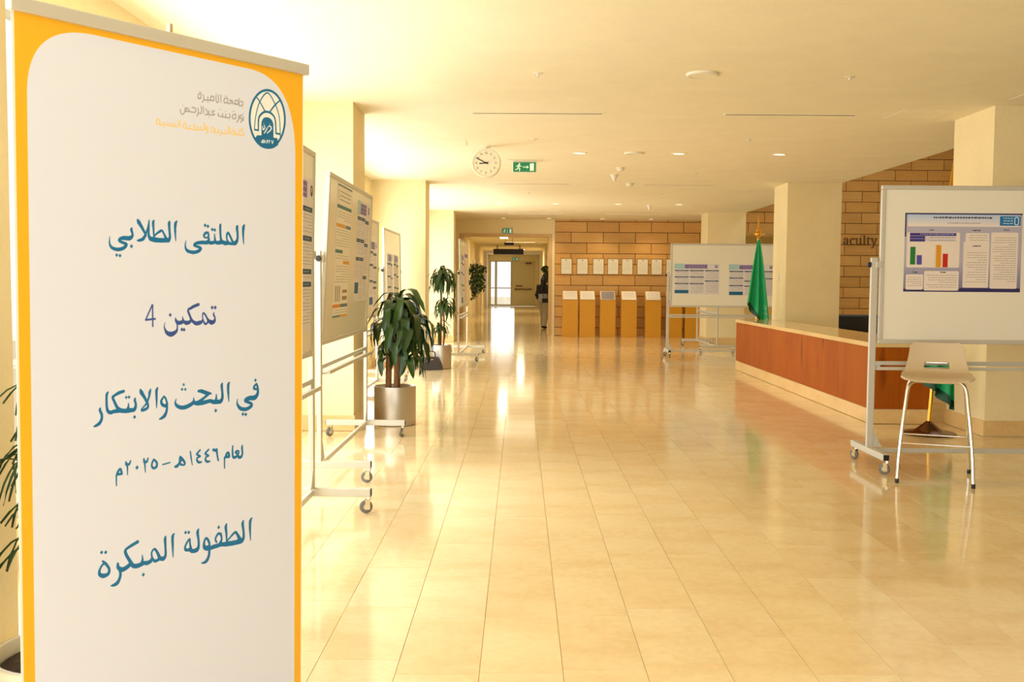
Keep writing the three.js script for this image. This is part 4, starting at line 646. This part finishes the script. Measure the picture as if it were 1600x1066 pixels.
// ---------- flags ----------
const flagMap = canvasTexture(256, 512, (g, w, h) => { g.fillStyle = '#14b070'; g.fillRect(0, 0, w, h); g.fillStyle = '#0a4a2e'; g.fillRect(0, h * 0.965, w, h * 0.035); g.strokeStyle = '#b9d8c4'; g.lineWidth = 3; for (let i = 0; i < 9; i++) { const y = h * (0.74 + i * 0.02), x = w * (0.76 + 0.05 * Math.sin(i * 2.3)); g.beginPath(); g.moveTo(x, y); g.quadraticCurveTo(x + 22, y + 8, x + 34, y - 5); g.stroke(); } });
const flagCloth = std({ map: flagMap, roughness: 0.6, side: THREE.DoubleSide });
function flag(label, x, z, lean, o) {
  const t = thing('flag_on_stand', label, 'flag', [x, 0, z]);
  part('base', lathe([[0.0, 0.004], [0.25, 0.004], [0.252, 0.012], [0.24, 0.02], [0.14, 0.03], [0.11, 0.05], [0.05, 0.1], [0.022, 0.125], [0, 0.125]], 48), M.brownMetal, t);
  const tilt = (m) => { m.position.y = 0.1; m.rotation.z = -lean; return m; };
  tilt(part('pole', CY(0.016, 0.018, 2.1, 0, 1.05, 0, 16), M.gold, t));
  tilt(part('finial', lathe([[0, 2.08], [0.022, 2.08], [0.022, 2.11], [0.034, 2.115], [0.055, 2.135], [0.062, 2.16], [0.055, 2.185], [0.03, 2.2], [0.045, 2.215], [0.03, 2.23], [0.02, 2.25], [0.016, 2.28], [0.003, 2.48], [0, 2.485]], 28), M.gold, t));
  const cloth = gridSolid(56, 40, (u, v) => {
    const spread = Math.pow(v, 0.85), wave = Math.sin(u * Math.PI * 5.2 + o.phase + v * 0.6), xx = THREE.MathUtils.lerp(o.left * spread - 0.012, o.right * spread + 0.018, u);
    const len = THREE.MathUtils.lerp(o.lenL, o.lenR, Math.min(1, Math.max(0, u * 1.1)));
    return V(xx + 0.012 * v * Math.cos(u * 16), 2.07 - v * len, 0.035 + 0.055 * spread * wave + 0.03 * spread);
  }, 0.003);
  { const a = cloth.attributes.uv, p = cloth.attributes.position; for (let i = 0; i < a.count; i++) { const v = Math.min(1, (2.07 - p.getY(i)) / 1.9); const lo = o.left * Math.pow(Math.max(v, 0.02), 0.85), hi = o.right * Math.pow(Math.max(v, 0.02), 0.85); a.setXY(i, Math.max(0.02, Math.min(0.98, (p.getX(i) - lo) / (hi - lo + 0.03))), Math.max(0.01, 1 - (2.07 - p.getY(i)) / THREE.MathUtils.lerp(o.lenL, o.lenR, Math.max(0, Math.min(1, (p.getX(i) - lo) / (hi - lo + 0.03)))))); } }
  tilt(part('flag_cloth', cloth, flagCloth, t));
  return t;
}
flag('green flag on a gold topped pole at the far end of the desk', 4.0, -17.08, 0.0, { left: -0.19, right: 0.23, lenL: 1.1, lenR: 1.6, phase: 0.4 });
flag('green flag on a gold pole behind the bar stool and whiteboard', 3.915, -9.62, 0.062, { left: -0.15, right: 0.2, lenL: 1.64, lenR: 1.92, phase: 1.7 });

// ---------- mustard pedestals and framed sheets ----------
const sheetTextures = [0, 1, 2].map((k) => canvasTexture(200, 220, (g, w, h) => { g.fillStyle = ['#efe6d2', '#ece4d0', '#8a7f80'][k]; g.fillRect(0, 0, w, h); if (k < 2) scribble(g, 20, 30, w - 40, k ? 12 : 9, 15, '#a89a86', 3); g.strokeStyle = '#e6dcc8'; g.lineWidth = k === 2 ? 16 : 6; g.strokeRect(0, 0, w, h); }));
const sheetMaterials = sheetTextures.map((m) => std({ map: m, roughness: 0.4 }));
const pedestalShape = new THREE.ExtrudeGeometry(new THREE.Shape([[0, 0.004], [0, 0.965], [-0.24, 1.2], [-0.24, 0.004]].map(([x, y]) => new THREE.Vector2(x, y))), { depth: 0.4, bevelEnabled: true, bevelThickness: 0.004, bevelSize: 0.004, bevelSegments: 2 }).rotateY(-Math.PI / 2).translate(0.2, 0, 0);
[[1.31, 0], [1.76, 1], [2.292, 2], [2.841, 0], [3.472, 1], [4.02, 0], [4.5, 1]].forEach(([x, k], i) => {
  const label = i === 2 ? 'mustard yellow pedestal with a grey sheet on its sloping top' : i > 4 ? `${ordinal[i]} mustard yellow pedestal from the doorway, half hidden behind the wheeled whiteboard` : `${ordinal[i]} mustard yellow pedestal from the corridor doorway, with a pale sheet on top`;
  const t = thing('display_pedestal', label, 'pedestal', [x, 0, -26.29], 0, i === 2 ? undefined : i > 4 ? 'pedestals behind the whiteboard' : 'pedestals along the panelled wall');
  part('body', pedestalShape, M.mustard, t);
  const a = Math.atan2(0.235, 0.24), p = part('sheet', new THREE.BoxGeometry(0.37, 0.31, 0.012), [M.paper, M.paper, M.paper, M.paper, sheetMaterials[k], M.paper], t);
  p.position.set(0.0, 1.0875, -0.113); p.rotation.x = -(Math.PI / 2 - a); p.rotation.z = 0;
  part('ledge', RB(0.37, 0.016, 0.02, 0, 0.976, 0.006, 0.003), M.goldFrame, t);
});
[1.233, 1.66, 2.085, 2.476, 2.853, 3.26, 3.634, 4.026].forEach((x, i) => {
  const t = thing('framed_certificate', i === 7 ? 'gold framed certificate half hidden by the whiteboard edge' : `${ordinal[i]} gold framed certificate from the corridor doorway on the panelled wall`, 'certificate', [x, 1.853, ZB + 0.014], 0, i === 7 ? undefined : 'framed certificates on the panelled wall');
  part('frame', [RB(0.31, 0.018, 0.022, 0, 0.209, 0, 0.004), RB(0.31, 0.018, 0.022, 0, -0.209, 0, 0.004), RB(0.018, 0.4, 0.022, -0.146, 0, 0, 0.004), RB(0.018, 0.4, 0.022, 0.146, 0, 0, 0.004)], M.goldFrame, t);
  const g = B(0.276, 0.402, 0.008); part('sheet', new THREE.BoxGeometry(0.276, 0.402, 0.008), [M.paper, M.paper, M.paper, M.paper, certificate(i), M.paper], t);
});
function certificate(i) { return (certificate.cache ??= [0, 1, 2].map((k) => std({ roughness: 0.35, map: canvasTexture(140, 204, (g, w, h) => { g.fillStyle = '#efe9cf'; g.fillRect(0, 0, w, h); g.fillStyle = '#7a6a4c'; g.beginPath(); g.arc(w / 2 + (k - 1) * 6, 20, 8, 0, 7); g.fill(); scribble(g, 20, 50, w - 40, 6 + k, 17, '#c9bf9e', 3); }) })))[i % 3]; }
// ---------- plants ----------
// arching strap leaf: starts along +x at the given rise and droops; folded along the midrib
function strapLeaf(len, width, rise, fall, twist = 0, n = 10) {
  const P = [], U = [], idx = []; let x = 0, y = 0;
  for (let i = 0; i <= n; i++) {
    const t = i / n, a = rise - (rise + fall) * THREE.MathUtils.smoothstep(t, 0, 0.62), w = width * Math.pow(Math.sin(Math.PI * Math.min(1, 0.1 + t * 0.9)), 0.6) * (t > 0.98 ? 0.05 : 1), fold = 0.22 * w, tw = twist * t;
    for (const s of [-1, -0.5, 0, 0.5, 1]) { const off = s * w / 2, up = Math.abs(s) * fold * 0.5 + 0.006 * Math.abs(s) * Math.sin(t * 21 + s * 3); P.push(x - Math.sin(a) * (up + off * Math.sin(tw)), y + Math.cos(a) * (up + off * Math.sin(tw)), off * Math.cos(tw)); U.push(t * len, s * 0.5 * width + 0.5); }
    x += Math.cos(a) * len / n; y += Math.sin(a) * len / n;
  }
  for (let i = 0; i < n; i++) for (let k = 0; k < 4; k++) { const q = i * 5 + k; idx.push(q, q + 1, q + 6, q, q + 6, q + 5); }
  const g = new THREE.BufferGeometry(); g.setAttribute('position', new THREE.Float32BufferAttribute(P, 3)); g.setAttribute('uv', new THREE.Float32BufferAttribute(U, 2)); g.setIndex(idx); g.computeVertexNormals(); return g;
}
const leafMaterials = [[222, 235, 205], [190, 212, 172], [156, 182, 142]].map(([r, g, b]) => phys({ map: leafMap, color: srgb(r, g, b), roughness: 0.42, side: THREE.DoubleSide, transmission: 0.12, thickness: 0, clearcoat: 0.2, clearcoatRoughness: 0.3 }));
const broad = []; for (let i = 0; i < 10; i++) broad.push(strapLeaf(rr(0.46, 0.62), rr(0.085, 0.115), rr(0.3, 0.95), rr(1.15, 1.5), rr(-0.5, 0.5)));
const slim = []; for (let i = 0; i < 10; i++) slim.push(strapLeaf(rr(0.44, 0.6), rr(0.05, 0.066), rr(0.5, 1.0), rr(1.25, 1.5), rr(-0.5, 0.5)));
function crown(t, x, y, z, n, set, scale, riseMax = 0.3, step = 0.012) {
  for (let i = 0; i < n; i++) {
    const m = part('leaf', set[Math.floor(rnd() * set.length)], leafMaterials[Math.floor(rnd() * 3)], t), s = scale * rr(0.8, 1.12);
    m.position.set(x, y + i * step, z); m.rotation.order = 'YXZ'; m.rotation.y = i * 2.4 + rr(-0.3, 0.3); m.rotation.z = rr(-0.25, riseMax) + (i > n - 4 ? 0.45 : 0); m.rotation.x = rr(-0.25, 0.25); m.scale.setScalar(Math.cos(m.rotation.y) < -0.25 ? s * 0.72 : s);
  }
}
function steelPot(t, r, h) {
  part('pot', lathe([[0, 0.003], [r - 0.004, 0.003], [r, 0.008], [r, h - 0.004], [r - 0.003, h], [r - 0.012, h], [r - 0.014, h - 0.05]], 56), M.steel, t);
  part('soil', lathe([[0, h - 0.03], [r * 0.5, h - 0.035], [r - 0.012, h - 0.04]], 32), M.soil, t);
}
{
  const t = thing('potted_dracaena', 'broad leaved corn plant in a brushed steel pot beside the first column', 'potted plant', [-1.235, 0, -9.99]);
  steelPot(t, 0.207, 0.385);
  for (const [x, z, h, r] of [[-0.06, 0.05, 0.98, 0.03], [0.02, 0.06, 0.92, 0.027], [0.02, -0.06, 1.15, 0.025]]) part('cane', tube([[x, 0.33, z], [x + 0.005, h * 0.7, z], [x, h, z]], r, 12, 12), M.bark, t);
  crown(t, 0.02, 1.1, -0.06, 28, broad, 0.95, 0.12, 0.005);
  crown(t, -0.04, 0.96, 0.03, 18, broad, 0.9, 0.05, 0.006);
  crown(t, 0.13, 0.93, 0.04, 20, broad, 0.95, 0.05, 0.006);
  crown(t, 0.15, 0.74, -0.02, 12, broad, 0.75, 0.05);
  crown(t, 0.04, 0.78, 0.08, 12, broad, 0.78, 0.0);
  crown(t, 0.12, 0.62, 0.08, 12, broad, 0.68, 0.1);
  crown(t, -0.1, 0.62, 0.06, 10, broad, 0.5, 0.1);
  crown(t, 0.02, 0.64, -0.12, 8, broad, 0.66, 0.1);
  crown(t, -0.06, 0.72, -0.02, 12, broad, 0.66, 0.05);
  for (let i = 0; i < 5; i++) { const m = part('leaf', broad[i], leafMaterials[i % 3], t); m.position.set(-0.02, 1.16, -0.05); m.rotation.order = 'YXZ'; m.rotation.set(0.1, i * 1.3 + 0.6, 0.55); m.scale.set(0.55, 0.55, 0.8); }
}
{
  const t = thing('potted_dracaena', 'tall dracaena with three drooping tiers in a steel pot by the second column', 'potted plant', [-1.297, 0, -16.52]);
  steelPot(t, 0.18, 0.39);
  for (const [x, z, h, r] of [[0.0, 0, 1.5, 0.018], [0.05, 0.03, 0.95, 0.016], [-0.03, 0.04, 0.62, 0.016]]) part('cane', tube([[x, 0.34, z], [x + 0.012, h * 0.7, z], [x, h, z]], r, 12, 10), M.bark, t);
  crown(t, 0, 1.38, 0, 46, slim, 0.95, 0.1, 0.004);
  crown(t, 0.05, 0.94, 0.03, 38, slim, 0.75, 0.1, 0.004);
  crown(t, -0.03, 0.6, 0.04, 28, slim, 0.62, 0.3, 0.003);
  for (let i = 0; i < 3; i++) { const m = part('leaf', slim[i], leafMaterials[0], t); m.position.set(0, 1.5, 0); m.rotation.order = 'YXZ'; m.rotation.set(0, i * 2.1 + 1, 0.8); m.scale.set(0.55, 0.6, 0.9); }
}
{ // feathery palm behind the left edge of the banner
  const t = thing('potted_palm', 'feathery palm in a pale pot behind the banner', 'potted plant', [-1.265, 0, -2.82]);
  part('pot', lathe([[0, 0.003], [0.17, 0.003], [0.21, 0.33], [0.225, 0.34], [0.225, 0.37], [0.205, 0.37], [0.2, 0.33]], 48), std({ color: srgb(216, 204, 172), roughness: 0.5 }), t);
  part('soil', lathe([[0, 0.35], [0.19, 0.335]], 32), M.soil, t);
  const leaflet = strapLeaf(0.24, 0.009, 0.1, 0.9, 0, 5), mats = [leafMaterials[1], leafMaterials[2]];
  for (let f = 0; f < 9; f++) {
    const az = f * 2.399 + 0.2, h = rr(0.7, 1.1), reach = rr(0.12, 0.24), dir = V(Math.cos(az) * (Math.cos(az) < 0 ? 0.55 : 1), 0, Math.sin(az));
    const c = new THREE.CatmullRomCurve3([V(0, 0.34, 0), V(dir.x * 0.05, 0.34 + h * 0.45, dir.z * 0.05), V(dir.x * reach * 0.5, 0.34 + h * 0.85, dir.z * reach * 0.5), V(dir.x * reach, 0.34 + h * 0.75, dir.z * reach)]);
    const fr = part('frond', new THREE.TubeGeometry(c, 20, 0.004, 6), leafMaterials[0], t), geos = [];
    for (let i = 0; i < 16; i++) { const u = 0.45 + i * 0.034, p = c.getPointAt(u), d = c.getTangentAt(u); for (const s of [-1, 1]) { const y = Math.atan2(-d.z, d.x) + s * 0.75; geos.push(leaflet.clone().applyMatrix4(new THREE.Matrix4().compose(p, new THREE.Quaternion().setFromEuler(new THREE.Euler(rr(-0.3, 0.3), y, rr(-0.6, 0.1), 'YXZ')), V(1, 1, 1).multiplyScalar(rr(0.7, 1.05) * (1.15 - u * 0.4))))); } }
    part('leaflets', geos, mats[f % 2], fr);
  }
}
function ivy(label, x, y, z, w, h, n, side) {
  const t = thing('hanging_ivy', label, 'ivy', [x, y, z]);
  part('wall_pot', lathe([[0, -0.12], [0.07, -0.12], [0.1, 0], [0.105, 0.01], [0.09, 0.01]], 24), M.plastic, t);
  part('bracket', B(0.14, 0.02, 0.03, side * 0.1, -0.06, 0), M.stand, t);
  const s = new THREE.Shape(); s.moveTo(0, 0); s.bezierCurveTo(0.06, 0.03, 0.06, 0.08, 0, 0.13); s.bezierCurveTo(-0.06, 0.08, -0.06, 0.03, 0, 0); const leaf = new THREE.ShapeGeometry(s, 4), geos = [], vines = [];
  for (let k = 0; k < 9; k++) { const vx = rr(-0.1, 0.14) * -side, vz = rr(-w / 2, w / 2), len = h * rr(0.55, 1); vines.push(tube([[0, 0, 0], [vx, 0.06, vz * 0.6], [vx, -len * 0.5, vz], [vx + rr(-0.03, 0.03), -len, vz]], 0.004, 16, 5)); for (let i = 0; i < n / 9; i++) { const u = rr(0.02, 1); geos.push(leaf.clone().applyMatrix4(new THREE.Matrix4().compose(V(vx + rr(-0.1, 0.1), 0.1 - u * len, vz * Math.min(1, u * 4) + rr(-0.14, 0.14)), new THREE.Quaternion().setFromEuler(new THREE.Euler(rr(2.2, 3.6), rr(-1.2, 1.2) + 0.2, rr(-0.6, 0.6))), V(1, 1, 1).multiplyScalar(rr(0.6, 1.15))))); } }
  part('vine', vines, leafMaterials[2], t);
  const f = part('foliage', geos, leafMaterials[1], t); f.userData.kind = 'stuff';
}
ivy('ivy hanging from a wall pot just inside the corridor', -1.68, 2.0, -36, 1.4, 1.25, 240, -1);
ivy('ivy hanging from a wall pot farther along the corridor', -1.68, 2.05, -43, 1.6, 1.35, 200, -1);
ivy('ivy hanging on the corridor wall beside the walking person', 0.95, 1.9, -33.4, 0.7, 0.9, 120, 1);

// ---------- bags ----------
{
  const t = thing('handbag', 'dark grey handbag on the floor by the tiered plant', 'bag', [-1.42, 0, -16.2], 0.3);
  const s = new THREE.Shape(); s.moveTo(-0.17, 0.004); s.lineTo(0.17, 0.004); s.bezierCurveTo(0.18, 0.06, 0.15, 0.14, 0.1, 0.19); s.bezierCurveTo(0.04, 0.21, -0.04, 0.21, -0.1, 0.19); s.bezierCurveTo(-0.15, 0.14, -0.18, 0.06, -0.17, 0.004);
  const mt = std({ color: srgb(62, 56, 58), roughness: 0.5 });
  part('body', new THREE.ExtrudeGeometry(s, { depth: 0.09, bevelEnabled: true, bevelThickness: 0.02, bevelSize: 0.006, bevelSegments: 3 }).translate(0, 0.004, -0.045), mt, t);
  for (const q of [-0.03, 0.03]) part('handle', tube([[-0.07, 0.185, q], [-0.05, 0.29, q], [0.05, 0.29, q], [0.07, 0.185, q]], 0.006, 20, 8), mt, t);
  part('clasp', RB(0.03, 0.02, 0.01, 0, 0.17, 0.07, 0.003), M.chrome, t);
}
{
  const t = thing('handbag', 'small black bag with a pale flap resting on the whiteboard tray behind the corn plant', 'bag', [-1.83, 0.7705, -12.75], Math.PI / 2);
  part('body', RB(0.2, 0.13, 0.05, 0, 0.066, 0, 0.02, 3), M.leather, t);
  part('flap', RB(0.12, 0.045, 0.006, 0, 0.09, 0.028, 0.002), M.paper, t);
  part('strap', tube([[-0.09, 0.12, 0], [-0.05, 0.2, 0], [0.05, 0.2, 0], [0.09, 0.12, 0]], 0.005, 18, 6), M.leather, t);
}

// ---------- person in the corridor ----------
function surfaceNet(f, lo, hi, cell) {
  const n = [0, 1, 2].map((k) => Math.ceil((hi[k] - lo[k]) / cell) + 1), D = new Float32Array(n[0] * n[1] * n[2]), at = (i, j, k) => (k * n[1] + j) * n[0] + i;
  for (let k = 0; k < n[2]; k++) for (let j = 0; j < n[1]; j++) for (let i = 0; i < n[0]; i++) D[at(i, j, k)] = f(lo[0] + i * cell, lo[1] + j * cell, lo[2] + k * cell);
  const id = new Int32Array(D.length).fill(-1), P = [], idx = [];
  for (let k = 0; k < n[2] - 1; k++) for (let j = 0; j < n[1] - 1; j++) for (let i = 0; i < n[0] - 1; i++) {
    let x = 0, y = 0, z = 0, c = 0; const v = (a) => D[at(i + (a & 1), j + ((a >> 1) & 1), k + ((a >> 2) & 1))];
    for (let a = 0; a < 8; a++) for (const b of [1, 2, 4]) { if (a & b) continue; const p = v(a), q = v(a | b); if (p < 0 === q < 0) continue; const t = p / (p - q); x += (a & 1) + (b === 1 ? t : 0); y += ((a >> 1) & 1) + (b === 2 ? t : 0); z += ((a >> 2) & 1) + (b === 4 ? t : 0); c++; }
    if (c) { id[at(i, j, k)] = P.length / 3; P.push(lo[0] + (i + x / c) * cell, lo[1] + (j + y / c) * cell, lo[2] + (k + z / c) * cell); }
  }
  const quad = (a, b, c, d, flip) => (flip ? idx.push(a, c, b, a, d, c) : idx.push(a, b, c, a, c, d));
  for (let k = 1; k < n[2] - 1; k++) for (let j = 1; j < n[1] - 1; j++) for (let i = 1; i < n[0] - 1; i++) {
    const s = D[at(i, j, k)] < 0;
    if (s !== D[at(i + 1, j, k)] < 0) quad(id[at(i, j - 1, k - 1)], id[at(i, j, k - 1)], id[at(i, j, k)], id[at(i, j - 1, k)], !s);
    if (s !== D[at(i, j + 1, k)] < 0) quad(id[at(i - 1, j, k - 1)], id[at(i - 1, j, k)], id[at(i, j, k)], id[at(i, j, k - 1)], !s);
    if (s !== D[at(i, j, k + 1)] < 0) quad(id[at(i - 1, j - 1, k)], id[at(i, j - 1, k)], id[at(i, j, k)], id[at(i - 1, j, k)], !s);
  }
  const g = new THREE.BufferGeometry(); g.setAttribute('position', new THREE.Float32BufferAttribute(P, 3)); g.setIndex(idx); g.computeVertexNormals(); return metre(g);
}
{
  const cap = (p, a, b, ra, rb) => { const bx = b[0] - a[0], by = b[1] - a[1], bz = b[2] - a[2], t = Math.max(0, Math.min(1, ((p[0] - a[0]) * bx + (p[1] - a[1]) * by + (p[2] - a[2]) * bz) / (bx * bx + by * by + bz * bz))); return Math.hypot(p[0] - a[0] - bx * t, p[1] - a[1] - by * t, p[2] - a[2] - bz * t) - (ra + (rb - ra) * t); };
  const ball = (p, c, r, sx = 1, sy = 1, sz = 1) => (Math.hypot((p[0] - c[0]) / sx, (p[1] - c[1]) / sy, (p[2] - c[2]) / sz) - r) * Math.min(sx, sy, sz);
  const sm = (a, b, k) => { const h = Math.max(k - Math.abs(a - b), 0) / k; return Math.min(a, b) - h * h * k * 0.25; };
  // walking away from the hall: local -z is ahead
  const J = { hipL: [-0.085, 0.84, 0], hipR: [0.085, 0.84, 0], kneeL: [-0.085, 0.46, -0.08], kneeR: [0.085, 0.46, 0.03], ankL: [-0.085, 0.08, -0.09], ankR: [0.085, 0.09, 0.16], shL: [-0.17, 1.28, 0], shR: [0.17, 1.28, 0], elL: [-0.23, 1.03, 0.05], elR: [0.23, 1.03, -0.02], wrL: [-0.22, 0.84, -0.05], wrR: [0.22, 0.9, -0.2] };
  const legs = (p, e) => { let d = 9; for (const s of ['L', 'R']) { d = sm(d, cap(p, J['hip' + s], J['knee' + s], 0.085 + e, 0.055 + e), 0.02); d = sm(d, cap(p, J['knee' + s], J['ank' + s], 0.053 + e, 0.036 + e), 0.03); } return sm(d, ball(p, [0, 0.88, 0], 0.15 + e, 1, 0.8, 0.75), 0.06); };
  const torso = (p, e) => sm(sm(ball(p, [0, 1.16, 0], 0.16 + e, 1.05, 1.3, 0.68), ball(p, [0, 0.96, 0], 0.14 + e, 1, 1, 0.75), 0.1), cap(p, J.shL, J.shR, 0.06 + e, 0.06 + e), 0.08);
  const arms = (p, e) => { let d = 9; for (const s of ['L', 'R']) { d = sm(d, cap(p, J['sh' + s], J['el' + s], 0.05 + e, 0.04 + e), 0.03); d = sm(d, cap(p, J['el' + s], J['wr' + s], 0.038 + e, 0.028 + e), 0.03); } return d; };
  const hands = (p) => { let d = 9; for (const s of ['L', 'R']) { const w = J['wr' + s], q = s === 'L' ? -1 : 1, f = s === 'L' ? [0, -1, -0.25] : [0, -0.5, -0.85], at = (a, o, z) => [w[0] + f[0] * a + o * q * 0.25, w[1] + f[1] * a + z, w[2] + f[2] * a + o]; d = sm(d, cap(p, w, at(0.07, 0, 0), 0.026, 0.03), 0.02); for (let i = 0; i < 4; i++) d = sm(d, cap(p, at(0.07, (i - 1.5) * 0.019, 0), at(0.135 - Math.abs(i - 1.2) * 0.012, (i - 1.5) * 0.02, 0.008), 0.0095, 0.008), 0.006); d = sm(d, cap(p, at(0.02, -0.03, 0), at(0.075, -0.055, 0), 0.011, 0.009), 0.01); } return d; };
  const head = (p) => { let d = sm(cap(p, [0, 1.3, 0], [0, 1.4, -0.01], 0.052, 0.048), ball(p, [0, 1.485, -0.01], 0.1, 0.8, 1.1, 0.95), 0.03); d = sm(d, ball(p, [0, 1.47, -0.108], 0.02, 0.7, 1.2, 1), 0.02); for (const s of [-1, 1]) d = sm(d, ball(p, [s * 0.082, 1.475, 0], 0.026, 0.4, 1.1, 0.8), 0.01); return d; };
  const feet = (p, e = 0) => { let d = 9; for (const s of ['L', 'R']) { const a = J['ank' + s]; d = sm(d, cap(p, [a[0], a[1] - 0.04, a[2] + 0.03], [a[0], s === 'L' ? 0.035 : 0.03, a[2] - 0.13], 0.035 + e, 0.028 + e), 0.02); } return d; };
  const body = (p) => sm(sm(sm(sm(legs(p, 0), torso(p, 0), 0.06), arms(p, 0), 0.04), sm(head(p), hands(p), 0.01), 0.03), feet(p), 0.03);
  const t = thing('person', 'person in a black top and beige trousers walking away down the corridor', 'person', [0.75, 0.006, -31.2], -0.5);
  t.scale.setScalar(1.0);
  const lo = [-0.36, -0.01, -0.36], hi = [0.36, 1.66, 0.36], net = (f, a = lo, b = hi, c = 0.013) => surfaceNet((x, y, z) => f([x, y, z]), a, b, c);
  const figure = part('body', join([net(body), net((p) => Math.max(head(p), 1.36 - p[1]) - 0.0015, [-0.13, 1.34, -0.16], [0.13, 1.64, 0.14], 0.006), net(hands, [-0.32, 0.66, -0.36], [0.32, 0.96, 0.06], 0.006)]), std({ color: srgb(196, 146, 112), roughness: 0.6 }), t);
  part('trousers', net((p) => Math.max(legs(p, 0.034), p[1] - 0.96, 0.075 - p[1])), std({ color: srgb(190, 176, 150), roughness: 0.85 }), t);
  part('tunic', net((p) => Math.max(sm(torso(p, 0.016), ball(p, [0, 0.86, 0], 0.175, 1, 1, 0.8), 0.08), 0.74 - p[1], p[1] - 1.14)), std({ color: srgb(166, 162, 170), roughness: 0.8 }), t);
  part('jacket', net((p) => Math.max(sm(torso(p, 0.024), arms(p, 0.014), 0.05), 1.06 - p[1] - (Math.abs(p[0]) > 0.19 ? 0.17 : 0), p[1] - 1.345)), std({ color: srgb(26, 23, 30), roughness: 0.7 }), t);
  part('hair', net((p) => Math.max(sm(ball(p, [0, 1.5, 0.012], 0.108, 0.86, 1.1, 0.95), cap(p, [0, 1.45, 0.06], [0, 1.2, 0.12], 0.085, 0.055), 0.06), -(p[2] + 0.075 - Math.max(0, p[1] - 1.53) * 1.4))), std({ color: srgb(22, 18, 20), roughness: 0.5 }), t);
  part('shoes', net((p) => Math.max(feet(p, 0.008), p[1] - 0.08)), M.black, t);
  const bag = thing('shoulder_bag', 'small dark shoulder bag carried by the walking person', 'bag', [0.75, 0.006, -31.2], -0.5);
  part('pouch', RB(0.2, 0.14, 0.07, 0.14, 0.86, 0.2, 0.025, 3), M.leather, bag);
  part('strap', tube([[0.2, 0.92, 0.2], [0.18, 1.1, 0.16], [0.1, 1.35, 0.1], [-0.02, 1.37, -0.02], [0.02, 1.2, 0.17], [0.08, 0.92, 0.2]], 0.007, 40, 6), M.leather, bag);
}

scene.traverse((o) => { if (o.isMesh) { o.castShadow = true; o.receiveShadow = true; } });
renderer.render(scene, camera);
